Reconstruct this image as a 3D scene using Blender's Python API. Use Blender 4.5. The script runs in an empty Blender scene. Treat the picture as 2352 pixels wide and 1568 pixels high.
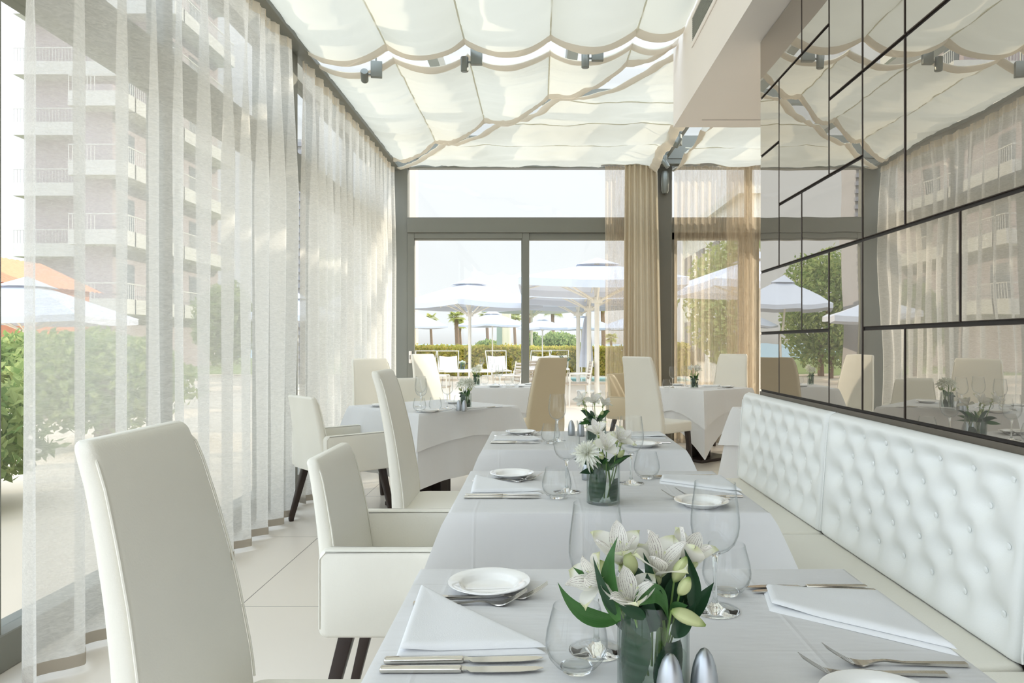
import bpy, bmesh, math, random
from math import sin, cos, pi, radians, sqrt, exp
from mathutils import Vector, Matrix, noise
S = bpy.context.scene
COL = S.collection
random.seed(7)

# ------------------------------------------------------------------ camera
cd = bpy.data.cameras.new('camera'); cam = bpy.data.objects.new('camera', cd); COL.objects.link(cam)
cam.location = (0, 0, 1.22); cam.rotation_euler = (radians(90), 0, 0)
cd.sensor_width = 36; cd.lens = 1650 / 2352 * 36
cd.shift_x = -62 / 2352; cd.shift_y = 5 / 2352
cd.clip_start = 0.02; cd.clip_end = 6000
S.camera = cam
# ------------------------------------------------------------------ sky: pale hazy horizon, brighter overhead
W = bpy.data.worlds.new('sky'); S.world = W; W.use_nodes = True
wn = W.node_tree.nodes; wl = W.node_tree.links; wn.clear()
wo = wn.new('ShaderNodeOutputWorld'); bg = wn.new('ShaderNodeBackground')
tc = wn.new('ShaderNodeTexCoord'); sx = wn.new('ShaderNodeSeparateXYZ')
wl.new(tc.outputs['Generated'], sx.inputs[0])
rp = wn.new('ShaderNodeValToRGB'); wl.new(sx.outputs['Z'], rp.inputs[0])
el = rp.color_ramp.elements
el[0].position = 0.0; el[0].color = (.25, .25, .25, 1)
el[1].position = 1.0; el[1].color = (.50, .56, .64, 1)
for p, c in ((.02, (.300, .306, .312, 1)), (.12, (.293, .299, .306, 1)), (.34, (.318, .325, .335, 1)), (.60, (.50, .54, .60, 1))):
    e = el.new(p); e.color = c
# sky boosted behind the camera and to the left, added light for the interior
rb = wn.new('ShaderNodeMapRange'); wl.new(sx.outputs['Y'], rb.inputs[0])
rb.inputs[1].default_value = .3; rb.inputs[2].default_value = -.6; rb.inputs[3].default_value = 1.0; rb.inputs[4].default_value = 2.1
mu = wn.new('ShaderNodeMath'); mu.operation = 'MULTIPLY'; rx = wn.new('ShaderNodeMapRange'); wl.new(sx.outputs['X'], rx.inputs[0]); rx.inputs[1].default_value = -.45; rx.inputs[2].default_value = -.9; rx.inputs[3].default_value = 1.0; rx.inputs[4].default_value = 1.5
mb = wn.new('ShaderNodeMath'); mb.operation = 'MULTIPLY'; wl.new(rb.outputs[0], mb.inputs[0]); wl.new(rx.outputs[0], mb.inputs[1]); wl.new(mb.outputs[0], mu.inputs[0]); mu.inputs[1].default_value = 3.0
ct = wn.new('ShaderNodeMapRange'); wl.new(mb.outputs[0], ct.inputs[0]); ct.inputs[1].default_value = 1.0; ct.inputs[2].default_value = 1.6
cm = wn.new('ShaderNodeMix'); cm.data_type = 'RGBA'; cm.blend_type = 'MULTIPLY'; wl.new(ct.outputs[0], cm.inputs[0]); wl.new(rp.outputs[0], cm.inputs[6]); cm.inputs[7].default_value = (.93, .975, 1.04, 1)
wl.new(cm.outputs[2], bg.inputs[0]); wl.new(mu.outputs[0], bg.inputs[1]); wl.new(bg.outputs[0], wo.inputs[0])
# ------------------------------------------------------------------ sun: ahead on the right, warm
sd = bpy.data.lights.new('sun', 'SUN'); so = bpy.data.objects.new('sun', sd); COL.objects.link(so)
sd.energy = 4.2; sd.angle = radians(0.6); sd.color = (1.0, .88, .74)
so.rotation_euler = (Vector((.82, .44, .36)).normalized()).to_track_quat('Z', 'Y').to_euler()
so.location = (10, 12, 12)
# ------------------------------------------------------------------ exposure
S.view_settings.view_transform = 'Standard'; S.view_settings.look = 'None'
S.view_settings.exposure = 0.20; S.view_settings.gamma = 1.0; S.view_settings.use_curve_mapping = False
S.render.engine = 'CYCLES'
cy = S.cycles
cy.max_bounces = 14; cy.diffuse_bounces = 5; cy.glossy_bounces = 4; cy.transmission_bounces = 8; cy.transparent_max_bounces = 24
cy.use_denoising = True; cy.sample_clamp_indirect = 6; cy.caustics_reflective = False
cy.use_adaptive_sampling = True; cy.adaptive_threshold = .02

# ================================================================== helpers
def rgb(h):
    c = [int(h[i:i+2], 16) / 255 for i in (0, 2, 4)]
    return tuple([x / 12.92 if x <= .04045 else ((x + .055) / 1.055) ** 2.4 for x in c] + [1])
MATS = {}
def mat(name, col, rough=.5, metal=0, nscale=0, namt=.08, bump=0, bscale=200, coat=0, spec=.5, sheen=0, stretch=(1, 1, 1)):
    """principled with a little procedural colour variation and bump"""
    if name in MATS: return MATS[name]
    m = bpy.data.materials.new(name); m.use_nodes = True; nt = m.node_tree; n = nt.nodes; l = nt.links
    b = n['Principled BSDF']; c = rgb(col) if isinstance(col, str) else tuple(col) + (1,)
    b.inputs['Roughness'].default_value = rough; b.inputs['Metallic'].default_value = metal
    b.inputs['Coat Weight'].default_value = coat; b.inputs['Specular IOR Level'].default_value = spec
    b.inputs['Sheen Weight'].default_value = sheen
    t = n.new('ShaderNodeTexCoord'); mp = n.new('ShaderNodeMapping'); l.new(t.outputs['Object'], mp.inputs[0]); mp.inputs['Scale'].default_value = stretch
    nz = n.new('ShaderNodeTexNoise'); nz.inputs['Scale'].default_value = nscale or 6; nz.inputs['Detail'].default_value = 4
    l.new(mp.outputs[0], nz.inputs['Vector'])
    mx = n.new('ShaderNodeMix'); mx.data_type = 'RGBA'
    mx.inputs[6].default_value = tuple(x * (1 - namt) for x in c[:3]) + (1,)
    mx.inputs[7].default_value = tuple(min(1, x * (1 + namt)) for x in c[:3]) + (1,)
    l.new(nz.outputs['Fac'], mx.inputs[0]); l.new(mx.outputs[2], b.inputs['Base Color'])
    if bump:
        n2 = n.new('ShaderNodeTexNoise'); n2.inputs['Scale'].default_value = bscale; n2.inputs['Detail'].default_value = 3
        l.new(mp.outputs[0], n2.inputs['Vector'])
        bp = n.new('ShaderNodeBump'); bp.inputs['Strength'].default_value = bump; bp.inputs['Distance'].default_value = .002
        l.new(n2.outputs['Fac'], bp.inputs['Height']); l.new(bp.outputs[0], b.inputs['Normal'])
    MATS[name] = m; return m
def cloth_mat(name, col, trans=.35, alpha=1.0, adev=0, bump=.15, bscale=600, wave=None, tcol=None):
    """woven fabric: diffuse + translucent, the open weave lets some light straight through"""
    if name in MATS: return MATS[name]
    m = bpy.data.materials.new(name); m.use_nodes = True; nt = m.node_tree; n = nt.nodes; l = nt.links; n.clear()
    o = n.new('ShaderNodeOutputMaterial'); d = n.new('ShaderNodeBsdfDiffuse'); tr = n.new('ShaderNodeBsdfTranslucent')
    c = rgb(col); d.inputs[0].default_value = c; tr.inputs[0].default_value = rgb(tcol) if tcol else c
    mx = n.new('ShaderNodeMixShader'); mx.inputs[0].default_value = trans; l.new(d.outputs[0], mx.inputs[1]); l.new(tr.outputs[0], mx.inputs[2])
    t = n.new('ShaderNodeTexCoord')
    nz = n.new('ShaderNodeTexNoise'); nz.inputs['Scale'].default_value = bscale; l.new(t.outputs['Object'], nz.inputs['Vector'])
    bp = n.new('ShaderNodeBump'); bp.inputs['Strength'].default_value = bump; bp.inputs['Distance'].default_value = .001
    l.new(nz.outputs['Fac'], bp.inputs['Height']); l.new(bp.outputs[0], d.inputs['Normal'])
    last = mx
    if alpha < 1:
        tp = n.new('ShaderNodeBsdfTransparent'); m2 = n.new('ShaderNodeMixShader')
        l.new(tp.outputs[0], m2.inputs[1]); l.new(mx.outputs[0], m2.inputs[2]); m2.inputs[0].default_value = alpha
        if adev:
            mp = n.new('ShaderNodeMapping'); mp.inputs['Scale'].default_value = wave or (3, 3, 14); l.new(t.outputs['Object'], mp.inputs[0])
            w = n.new('ShaderNodeTexNoise'); w.inputs['Scale'].default_value = 3; w.inputs['Detail'].default_value = 5; w.inputs['Distortion'].default_value = 1.6
            l.new(mp.outputs[0], w.inputs['Vector'])
            mr = n.new('ShaderNodeMapRange'); mr.inputs[1].default_value = .3; mr.inputs[2].default_value = .7
            mr.inputs[3].default_value = alpha - adev; mr.inputs[4].default_value = alpha + adev
            l.new(w.outputs['Fac'], mr.inputs[0]); l.new(mr.outputs[0], m2.inputs[0])
        last = m2
    l.new(last.outputs[0], o.inputs[0]); MATS[name] = m; return m
def thin_glass(name, tint=(1, 1, 1), edge=(.55, .6, .62), base=.05, rim=.75, p=4.0):
    if name in MATS: return MATS[name]
    m = bpy.data.materials.new(name); m.use_nodes = True; nt = m.node_tree; n = nt.nodes; l = nt.links; n.clear()
    o = n.new('ShaderNodeOutputMaterial'); g = n.new('ShaderNodeBsdfGlossy'); g.inputs['Roughness'].default_value = .01
    tp = n.new('ShaderNodeBsdfTransparent'); lw = n.new('ShaderNodeLayerWeight'); lw.inputs[0].default_value = .5
    pw = n.new('ShaderNodeMath'); pw.operation = 'POWER'; pw.inputs[1].default_value = p; l.new(lw.outputs['Facing'], pw.inputs[0])
    mr = n.new('ShaderNodeMapRange'); mr.inputs[3].default_value = base; mr.inputs[4].default_value = rim; l.new(pw.outputs[0], mr.inputs[0])
    mc = n.new('ShaderNodeMix'); mc.data_type = 'RGBA'; mc.inputs[6].default_value = tuple(tint) + (1,); mc.inputs[7].default_value = tuple(edge) + (1,)
    l.new(pw.outputs[0], mc.inputs[0]); l.new(mc.outputs[2], tp.inputs[0])
    ms = n.new('ShaderNodeMixShader'); l.new(mr.outputs[0], ms.inputs[0]); l.new(tp.outputs[0], ms.inputs[1]); l.new(g.outputs[0], ms.inputs[2])
    l.new(ms.outputs[0], o.inputs[0]); MATS[name] = m; return m
def solid_glass(name):
    if name in MATS: return MATS[name]
    m = bpy.data.materials.new(name); m.use_nodes = True; b = m.node_tree.nodes['Principled BSDF']
    b.inputs['Base Color'].default_value = (.97, .99, .99, 1); b.inputs['Transmission Weight'].default_value = 1
    b.inputs['Roughness'].default_value = 0; b.inputs['IOR'].default_value = 1.35
    MATS[name] = m; return m

def mesh(name, V, F, m, parent=None, smooth=True, loc=None, mats=None, fm=None):
    me = bpy.data.meshes.new(name); me.from_pydata([tuple(v) for v in V], [], F)
    for mm in (mats or [m]): me.materials.append(mm)
    if smooth:
        me.polygons.foreach_set('use_smooth', [True] * len(me.polygons))
    if fm: me.polygons.foreach_set('material_index', fm)
    me.update()
    o = bpy.data.objects.new(name, me); COL.objects.link(o)
    if parent: o.parent = parent
    if loc: o.location = loc
    return o
def sharp(o, ang=35):
    me = o.data
    try: me.set_sharp_from_angle(angle=radians(ang))
    except Exception: pass
    return o
class MB:
    def __init__(s): s.V = []; s.F = []
    def add(s, V, F):
        b = len(s.V); s.V += [Vector(v) for v in V]; s.F += [tuple(i + b for i in f) for f in F]; return s
    def box(s, x0, x1, y0, y1, z0, z1):
        return s.add([(x0,y0,z0),(x1,y0,z0),(x1,y1,z0),(x0,y1,z0),(x0,y0,z1),(x1,y0,z1),(x1,y1,z1),(x0,y1,z1)],
                     [(0,3,2,1),(4,5,6,7),(0,1,5,4),(1,2,6,5),(2,3,7,6),(3,0,4,7)])
    def tube(s, pts, r, n=8, cap=True):
        pts = [Vector(p) for p in pts]; rs = r if isinstance(r, (list, tuple)) else [r] * len(pts)
        V = []; F = []; up = None
        for i, p in enumerate(pts):
            t = (pts[min(i+1, len(pts)-1)] - pts[max(i-1, 0)]).normalized()
            if up is None: up = Vector((0,0,1)) if abs(t.z) < .9 else Vector((1,0,0))
            a = t.cross(up)
            if a.length < 1e-5: a = t.orthogonal()
            a.normalize(); b = t.cross(a).normalized(); up = -b if False else up
            for k in range(n):
                q = 2*pi*k/n; V.append(p + a*cos(q)*rs[i] + b*sin(q)*rs[i])
        for i in range(len(pts)-1):
            for k in range(n):
                F.append((i*n+k, i*n+(k+1)%n, (i+1)*n+(k+1)%n, (i+1)*n+k))
        if cap: F.append(tuple(range(n-1, -1, -1))); F.append(tuple((len(pts)-1)*n+k for k in range(n)))
        return s.add(V, F)
    def lathe(s, prof, n=32, c=(0,0,0)):
        V = []; F = []; cx, cyy, cz = c
        for r, z in prof:
            for k in range(n): V.append((cx + r*cos(2*pi*k/n), cyy + r*sin(2*pi*k/n), cz + z))
        for i in range(len(prof)-1):
            for k in range(n): F.append((i*n+k, i*n+(k+1)%n, (i+1)*n+(k+1)%n, (i+1)*n+k))
        return s.add(V, F)
    def loft(s, rings, cap=True):
        n = len(rings[0]); V = [p for r in rings for p in r]; F = []
        for i in range(len(rings)-1):
            for k in range(n): F.append((i*n+k, i*n+(k+1)%n, (i+1)*n+(k+1)%n, (i+1)*n+k))
        if cap: F.append(tuple(range(n-1, -1, -1))); F.append(tuple((len(rings)-1)*n+k for k in range(n)))
        return s.add(V, F)
    def grid(s, fn, nu, nv):
        V = [fn(i/nu, j/nv) for j in range(nv+1) for i in range(nu+1)]
        F = [(j*(nu+1)+i, j*(nu+1)+i+1, (j+1)*(nu+1)+i+1, (j+1)*(nu+1)+i) for j in range(nv) for i in range(nu)]
        return s.add(V, F)
    def rot(s, M):
        s.V = [M @ v for v in s.V]; return s
    def build(s, name, m, parent=None, smooth=True, ang=35, **k):
        o = mesh(name, s.V, s.F, m, parent, smooth, **k)
        if smooth: sharp(o, ang)
        return o
def bev(o, w=.005, seg=3):
    b = o.modifiers.new('bevel', 'BEVEL'); b.width = w; b.segments = seg; b.limit_method = 'ANGLE'; b.angle_limit = radians(40); return o
def tag(o, label=None, cat=None, group=None, kind=None):
    if label: o['label'] = label
    if cat: o['category'] = cat
    if group: o['group'] = group
    if kind: o['kind'] = kind
    return o
def empty(name, loc=(0,0,0), rz=0):
    o = bpy.data.objects.new(name, None); COL.objects.link(o); o.location = loc; o.rotation_euler = (0,0,rz); o.empty_display_size = .1; return o
def struct(o): o['kind'] = 'structure'; return o
def copy_tree(o, parent=None):
    c = o.copy(); COL.objects.link(c)
    if parent: c.parent = parent
    for ch in list(o.children): copy_tree(ch, c)
    return c
def dup(o, loc, rz, label, group=None):
    c = copy_tree(o); c.location = loc; c.rotation_euler = (0,0,rz); c['label'] = label
    if group: c['group'] = group
    return c
def rrect(w, d, r, z, cx=0, cy=0, n=5):
    """rounded rectangle ring, w along x, d along y"""
    P = []; r = min(r, w/2-1e-4, d/2-1e-4)
    for (sx_, sy_, a0) in ((1,1,0),(-1,1,90),(-1,-1,180),(1,-1,270)):
        for k in range(n+1):
            a = radians(a0 + 90*k/n); P.append(Vector((cx + sx_*(w/2-r) + r*cos(a), cy + sy_*(d/2-r) + r*sin(a), z)))
    return P
def rbox(mb, x0, x1, y0, y1, z0, z1, r=.02, e=.01, n=5):
    """box with rounded plan corners and eased top and bottom edges"""
    w, d, cx, cy_ = x1-x0, y1-y0, (x0+x1)/2, (y0+y1)/2; R = []
    for k in range(4): a = pi/2*k/3; R.append(rrect(w-2*e*(1-sin(a)), d-2*e*(1-sin(a)), r, z0+e*(1-cos(a)), cx, cy_, n))
    for k in range(4): a = pi/2*k/3; R.append(rrect(w-2*e*(1-cos(a)), d-2*e*(1-cos(a)), r, z1-e+e*sin(a), cx, cy_, n))
    return mb.loft(R)

M_frame = mat('anodised_grey_aluminium', '7d7d74', .42, .0, 3, .06)
M_white = mat('white_plaster', 'f8f0e8', .8, 0, 2, .02, .1, 60)
M_leather = mat('cream_leather', 'e8e5da', .42, 0, 4, .03, .25, 220, spec=.4)
M_leather_w = mat('white_leather', 'eef0ee', .38, 0, 4, .02, .2, 180, spec=.45)
M_darkwood = mat('dark_wenge_wood', '2c1f1a', .35, 0, 8, .3, .2, 60, stretch=(1,1,.1))
M_linen = cloth_mat('white_tablecloth_linen', 'f4f4f4', .22)
M_napkin = cloth_mat('white_napkin_linen', 'f2f3f4', .12, bump=.3)
M_sheer = cloth_mat('sheer_voile', 'f1eee7', .55, .62, .09, wave=(9,9,30))
M_sheer2 = cloth_mat('taupe_sheer_voile', 'e3d3bb', .6, .46, .12, wave=(14, 3, 1))
M_drape = cloth_mat('beige_drape', 'd9cdb6', .3)
M_hem = cloth_mat('curtain_hem', 'b9b0a2', .3)
M_canvas = cloth_mat('white_awning_canvas', 'ecebe0', .36, bump=.1, bscale=300, tcol='efeada')
M_canhem = cloth_mat('canopy_hem_canvas', 'e9e0d3', .38)
M_pane = thin_glass('window_glass', (.97,.985,.98), (.8,.85,.85), .03, .5, 5)
M_glass = thin_glass('drinking_glass', (.992,.995,.995), (.62,.66,.67), .022, .75, 4.5)
M_vase = thin_glass('vase_glass', (.965,.98,.975), (.45,.53,.51), .03, .6, 3.5)
M_sglass = solid_glass('solid_glass')
M_steel = mat('polished_cutlery_steel', 'd2cfc8', .13, 1.0, 3, .03)
M_satin = mat('satin_steel', 'b4b9be', .4, 1.0, 3, .03)
M_china = mat('white_glazed_china', 'f5f5f3', .08, 0, 2, .01, coat=.6)
# ================================================================== room shell
YE = 8.9; ZC = 3.40; XL = -2.05
def floor_mat():
    m = mat('pale_stone_tiles', 'e6ded2', .30, 0, 1.2, .05, .05, 40); nt = m.node_tree; n = nt.nodes; l = nt.links
    b = n['Principled BSDF']; prev = b.inputs['Base Color'].links[0].from_socket
    t = n.new('ShaderNodeTexCoord'); mp = n.new('ShaderNodeMapping'); l.new(t.outputs['Object'], mp.inputs[0])
    mp.inputs['Location'].default_value = (1.39, -4.54 + 4.8, 0)
    bk = n.new('ShaderNodeTexBrick'); bk.offset = 0; bk.squash = 1
    bk.inputs['Scale'].default_value = 1; bk.inputs['Brick Width'].default_value = 1.2; bk.inputs['Row Height'].default_value = 1.2
    bk.inputs['Mortar Size'].default_value = .0025; bk.inputs['Mortar Smooth'].default_value = 0
    bk.inputs['Mortar'].default_value = (.18,.16,.14,1)
    l.new(mp.outputs[0], bk.inputs[0]); l.new(prev, bk.inputs['Color1']); l.new(prev, bk.inputs['Color2'])
    l.new(bk.outputs['Color'], b.inputs['Base Color']); return m
struct(MB().box(-2.3, 4.4, -4, 9.05, -.15, 0).build('floor', floor_mat(), smooth=False))
M_back = mat('dark_brown_backing', '4a4038', .5)
struct(MB().box(1.225, 1.42, -4, 3.865, 0, 2.84).build('wall_right', M_white, smooth=False))
struct(MB().box(1.007, 4.4, -4, 5.38, 2.84, 3.9).build('wall_bulkhead', M_white, smooth=False))
struct(MB().box(4.2, 4.4, 3.87, 9.05, 0, 3.9).build('wall_far_right', M_white, smooth=False))
struct(MB().box(1.42, 4.4, 3.6, 3.865, 0, 2.84).build('wall_side_passage', M_white, smooth=False))
# recessed access-panel outline under the bulkhead
struct(MB().box(1.18, 1.9, 5.20, 5.206, 2.8385, 2.841).build('trim_1', M_back, smooth=False))

# --- glazed left wall: posts, transom, sill, panes
def framed(parent_name, n, boxes):
    pass
w = MB()
for y in (-1.4, -.1, 1.3, 2.63, 3.88, 5.3, 6.5, 7.7): w.box(XL-.05, XL+.05, y-.045, y+.045, 0, ZC+.1)
w.box(XL-.06, XL+.06, -4, YE, 2.56, 2.80).box(XL-.065, XL+.065, -4, YE, 0, .14).box(XL-.06, XL+.06, -4, YE, ZC, ZC+.14)
fl = struct(bev(w.build('window_1', M_frame, smooth=False), .004, 1))
MB().box(XL-.004, XL+.004, -4, YE, .14, 2.56).box(XL-.004, XL+.004, -4, YE, 2.80, ZC).build('window_pane', M_pane, fl, smooth=False)
# structural post between the two curtains
struct(bev(MB().box(-1.99, -1.80, 5.22, 5.36, 0, ZC).build('trim_2', M_frame, smooth=False), .004, 1))
# --- end wall: fixed light above, header, sliding door below, column
w = MB(); XA = -1.62
w.box(-2.05, -1.62, YE-.05, YE+.1, 0, ZC+.1)                       # corner post
w.box(XA, 4.2, YE-.08, YE+.12, 2.585, 2.76).box(XA, 4.2, YE-.06, YE+.08, 2.76, 2.775)
w.box(XA, 4.2, YE-.05, YE+.06, ZC-.015, ZC+.12)
w.box(XA, 4.2, YE-.04, YE+.05, 2.50, 2.585)
w.box(XA, 4.2, YE-.05, YE+.08, -.01, .03)
w.box(2.55, 2.63, YE-.04, YE+.04, 0, ZC)
ew = struct(bev(w.build('window_2', M_frame, smooth=False), .004, 1))
MB().box(XA, 4.2, YE-.004, YE+.004, 2.775, ZC-.015).build('window_pane', M_pane, ew, smooth=False)
def leaf(name, x0, x1, y):
    w = MB(); s = .085
    w.box(x0, x0+s, y-.03, y+.03, .03, 2.585).box(x1-s, x1, y-.03, y+.03, .03, 2.585)
    w.box(x0+s, x1-s, y-.03, y+.03, .03, .13).box(x0+s, x1-s, y-.03, y+.03, 2.515, 2.585)
    d = struct(bev(w.build(name, M_frame, smooth=False), .004, 1))
    MB().box(x0+s, x1-s, y-.006, y+.006, .13, 2.515).build('door_pane', M_pane, d, smooth=False)
    return d
d1 = leaf('door_1', -1.70+.08, -.12, YE-.03); d2 = leaf('door_2', -.22, 1.40, YE+.035)
h = MB(); rbox(h, -1.600, -1.565, YE-.082, YE-.062, .98, 1.13, .009, .004); hd = h.build('door_handle', M_white, d1)
h = MB().tube([(-1.583, YE-.084, 1.03), (-1.583, YE-.086, 1.08)], .006, 8); h.build('keyhole', M_frame, hd)
leaf('door_3', 1.62, 2.55, YE-.01); leaf('door_4', 2.63, 4.1, YE-.01)
struct(bev(MB().box(1.43, 1.62, YE-.16, YE+.1, 0, ZC).build('trim_3', mat('dark_grey_column', '6c6a60', .5, 0, 3, .06), smooth=False), .004, 1))
# --- glass roof with grey beams
w = MB()
for y in (-2.5, -.6, 1.3, 3.2, 5.38, 7.2): w.box(-2.1, 4.3, y-.04, y+.04, 3.62, 3.76)
for x in (-2.05, -.9, .28, 1.5, 2.8, 4.1): w.box(x-.045, x+.045, -4, 9.0, 3.62, 3.78)
w.box(-2.1, 4.3, 8.84, 8.98, 3.5, 3.78)
rf = struct(w.build('ceiling', M_frame, smooth=False))
MB().box(-2.1, 4.3, -4, 9.0, 3.79, 3.80).build('roof_pane', M_pane, rf, smooth=False)

# ================================================================== fabric canopies under the roof
SX = [-1.72, -1.11, -.535, .08, .68, 1.0]
def edgeA(x): return 5.17 - .13*x - .03
def edgeB(x): return 6.42 - 1.19*x
def wr(x, y, s=1.0):
    v = noise.noise(Vector((x*2.5, y*7, 1.7))) * .022 + abs(noise.noise(Vector((x*2.2+y*.8, y*15, 4.1)))) * .022
    return v * s
def bay_z(x, sag):
    for a, b in zip(SX[:-1], SX[1:]):
        if x <= b + 1e-6:
            u = (x-a)/(b-a); w_ = b-a; return sag * (w_/.6) * sin(pi*max(0, min(1, u)))**.8 if 0 < u < 1 else 0
    return 0
def canopy(name, y0f, y1f, sag, label, nvy):
    e = empty(name, (0, 0, 0)); tag(e, label, 'canopy', 'fabric canopies under the glass roof')
    g = MB()
    def f(u, v):
        x = SX[0] + (SX[-1]-SX[0])*u; y = y0f(x) + (y1f(x)-y0f(x))*v
        ends = .55 + .45*abs(2*v-1)**2
        return Vector((x, y, ZC - bay_z(x, sag*ends) + wr(x, y) - .004))
    g.grid(f, 110, nvy); g.build('cloth', M_canvas, e)
    for (yf, s) in ((y0f, 1), (y1f, -1)):        # hems: folded double edge
        h = MB()
        def fh(u, v):
            x = SX[0] + (SX[-1]-SX[0])*u; y = yf(x) + s*.10*v
            return Vector((x, y, ZC - bay_z(x, sag*.985) + wr(x, y) - .004 - .006 - .022*sin(pi*v)))
        h.grid(fh, 110, 4); h.build('hem', M_canhem, e)
    for x in SX[1:-1]:                           # stitched seams carried on cords
        pts = [(x, y0f(x) + (y1f(x)-y0f(x))*k/20, ZC + wr(x, y0f(x) + (y1f(x)-y0f(x))*k/20) - .008) for k in range(21)]
        MB().tube(pts, .006, 6).build('seam', M_canvas, e)
    return e
canopy('fabric_canopy', lambda x: -3.5, edgeA, .115, 'near swagged white fabric canopy, scalloped along its far edge', 150)
canopy('fabric_canopy', lambda x: edgeA(x)+.17, edgeB, .10, 'middle swagged fabric canopy, between two slots of open glass roof', 70)
def canopy2(x0f, x1f, ys, label, curl0, curl1):
    e = empty('fabric_canopy'); tag(e, label, 'canopy', 'fabric canopies under the glass roof')
    y0, y1 = ys[0], ys[-1]
    def z(x, y):
        for a, b in zip(ys[:-1], ys[1:]):
            if y <= b + 1e-6: return ZC - .055*(b-a)/.7*sin(pi*(y-a)/(b-a)) + wr(x*1.4, y*.4, 1.6)
        return ZC
    g = MB()
    def f(u, v):
        y = y0 + (y1-y0)*v; a = x0f(y); b = x1f(y); x = a + (b-a)*u
        zz = z(x, y); 
        if curl1: zz -= .06*max(0, 1-(b-x)/.12)**2
        if curl0: zz -= .06*max(0, 1-(x-a)/.12)**2
        return Vector((x, y, zz))
    g.grid(f, 70, 110); g.build('cloth', M_canvas, e)
    for y in ys[1:-1]:
        MB().tube([(x0f(y)+.01 + (x1f(y)-x0f(y)-.02)*k/20, y, z(x0f(y)+(x1f(y)-x0f(y))*k/20, y)-.004) for k in range(21)], .006, 6).build('seam', M_canvas, e)
    for (xf, s, c) in ((x0f, 1, curl0), (x1f, -1, curl1)):
        h = MB(); h.grid(lambda u, v: Vector((xf(y0+(y1-y0)*u) + s*.09*v, y0+(y1-y0)*u, z(xf(y0+(y1-y0)*u), y0+(y1-y0)*u) - (.06*(1-v)**2 if c else 0) - .004 - .02*sin(pi*v))), 80, 4)
        h.build('hem', M_canhem, e)
    return e
canopy2(lambda y: max(-1.72, (6.42-y)/1.19 + .17), lambda y: 1.40, [5.40, 6.47, 7.15, 7.92, 8.84], 'far flat fabric canopy cut off at a slant, meeting the end window', False, True)
canopy2(lambda y: 1.62, lambda y: 4.15, [5.42, 6.3, 7.2, 8.0, 8.84], 'short fabric canopy beyond the white bulkhead, right of the spotlight track', True, False)

# ================================================================== spotlights
M_spot = mat('grey_spotlight_metal', '7d8079', .4, .4)
def spot(x, y, z, tilt, az, label):
    e = empty('spotlight', (x, y, z), az); tag(e, label, 'spotlight', 'ceiling spotlights')
    m = MB(); rbox(m, .0, .085, -.02, .02, -.01, .11, .004, .003); m.build('mounting_box', M_spot, e)
    c = MB(); prof = [(0,-.06),(.022,-.06),(.028,-.055),(.029,.04),(.026,.046),(0,.046)]
    c.lathe(prof, 24); c.rot(Matrix.Translation((-.045,0,0)) @ Matrix.Rotation(tilt, 4, 'X')); c.build('lamp_head', M_spot, e)
    MB().tube([(-.02,0,.01),(.002,0,.01)], .008, 8).build('pivot', M_spot, e)
    MB().tube([(.04,0,.11),(.04,0,3.62-z)], .006, 8).build('hanger', M_spot, e)
    return e
spot(-.50, 5.26, 3.27, .1, 0, 'ceiling spotlight with square box in the slot, middle of three')
spot(.38, 5.19, 3.27, .1, 0, 'ceiling spotlight in the slot nearest the white bulkhead')
spot(-1.27, 5.42, 3.24, 1.2, .2, 'small tilted ceiling spotlight in the slot nearest the sheer curtains')
spot(1.45, 7.45, 3.30, .5, 1.2, 'track spotlight hanging just beyond the end of the bulkhead')
spot(1.45, 8.25, 3.28, -.6, 1.4, 'track spotlight above the dark grey column')
t = MB().box(1.49, 1.53, 6.4, 8.8, 3.42, 3.46).box(1.50, 1.52, 6.6, 6.62, 3.46, 3.62).box(1.50, 1.52, 8.4, 8.42, 3.46, 3.62).build('spotlight_track', M_spot, smooth=False)
tag(t, 'grey spotlight track running in the gap between two canopies', 'track')
e = empty('wall_speaker', (1.525, YE-.165, 3.17)); tag(e, 'small grey wall speaker high on the dark column', 'speaker')
m = MB(); m.lathe([(0,-.14),(.03,-.135),(.045,-.10),(.05,.0),(.045,.10),(.03,.135),(0,.14)], 20); m.rot(Matrix.Translation((0,-.04,0))); m.build('speaker_body', M_spot, e)
MB().box(-.015,.015,-.02,.004,-.03,.03).build('bracket', M_frame, e, smooth=False)
# air grille in the bulkhead
e = empty('air_grille', (1.0, 4.2, 3.2)); tag(e, 'long narrow grey air grille set in the white bulkhead', 'vent')
g0, g1 = 2.0, 4.72
g = MB().box(.998,1.006,g0,g1,3.16,3.19).box(.998,1.006,g0,g1,3.345,3.375).box(.998,1.006,g1-.03,g1,3.19,3.345).box(.998,1.006,g0,g0+.03,3.19,3.345)
g.rot(Matrix.Translation((-1.0,-4.2,-3.2))); bev(g.build('frame', M_white, e, smooth=False), .002, 1)
g = MB()
for k in range(12): z = 3.195+.0128*k; g.box(1.001,1.006,g0+.03,g1-.03,z,z+.006)
g.rot(Matrix.Translation((-1.0,-4.2,-3.2))); g.build('louvre', mat('grey_louvre','9a9a90',.6), e, smooth=False)
MB().box(.0045,.0069,g0+.03-4.2,g1-.03-4.2,-.01,.145).build('backing', M_spot, e, smooth=False)

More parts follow.
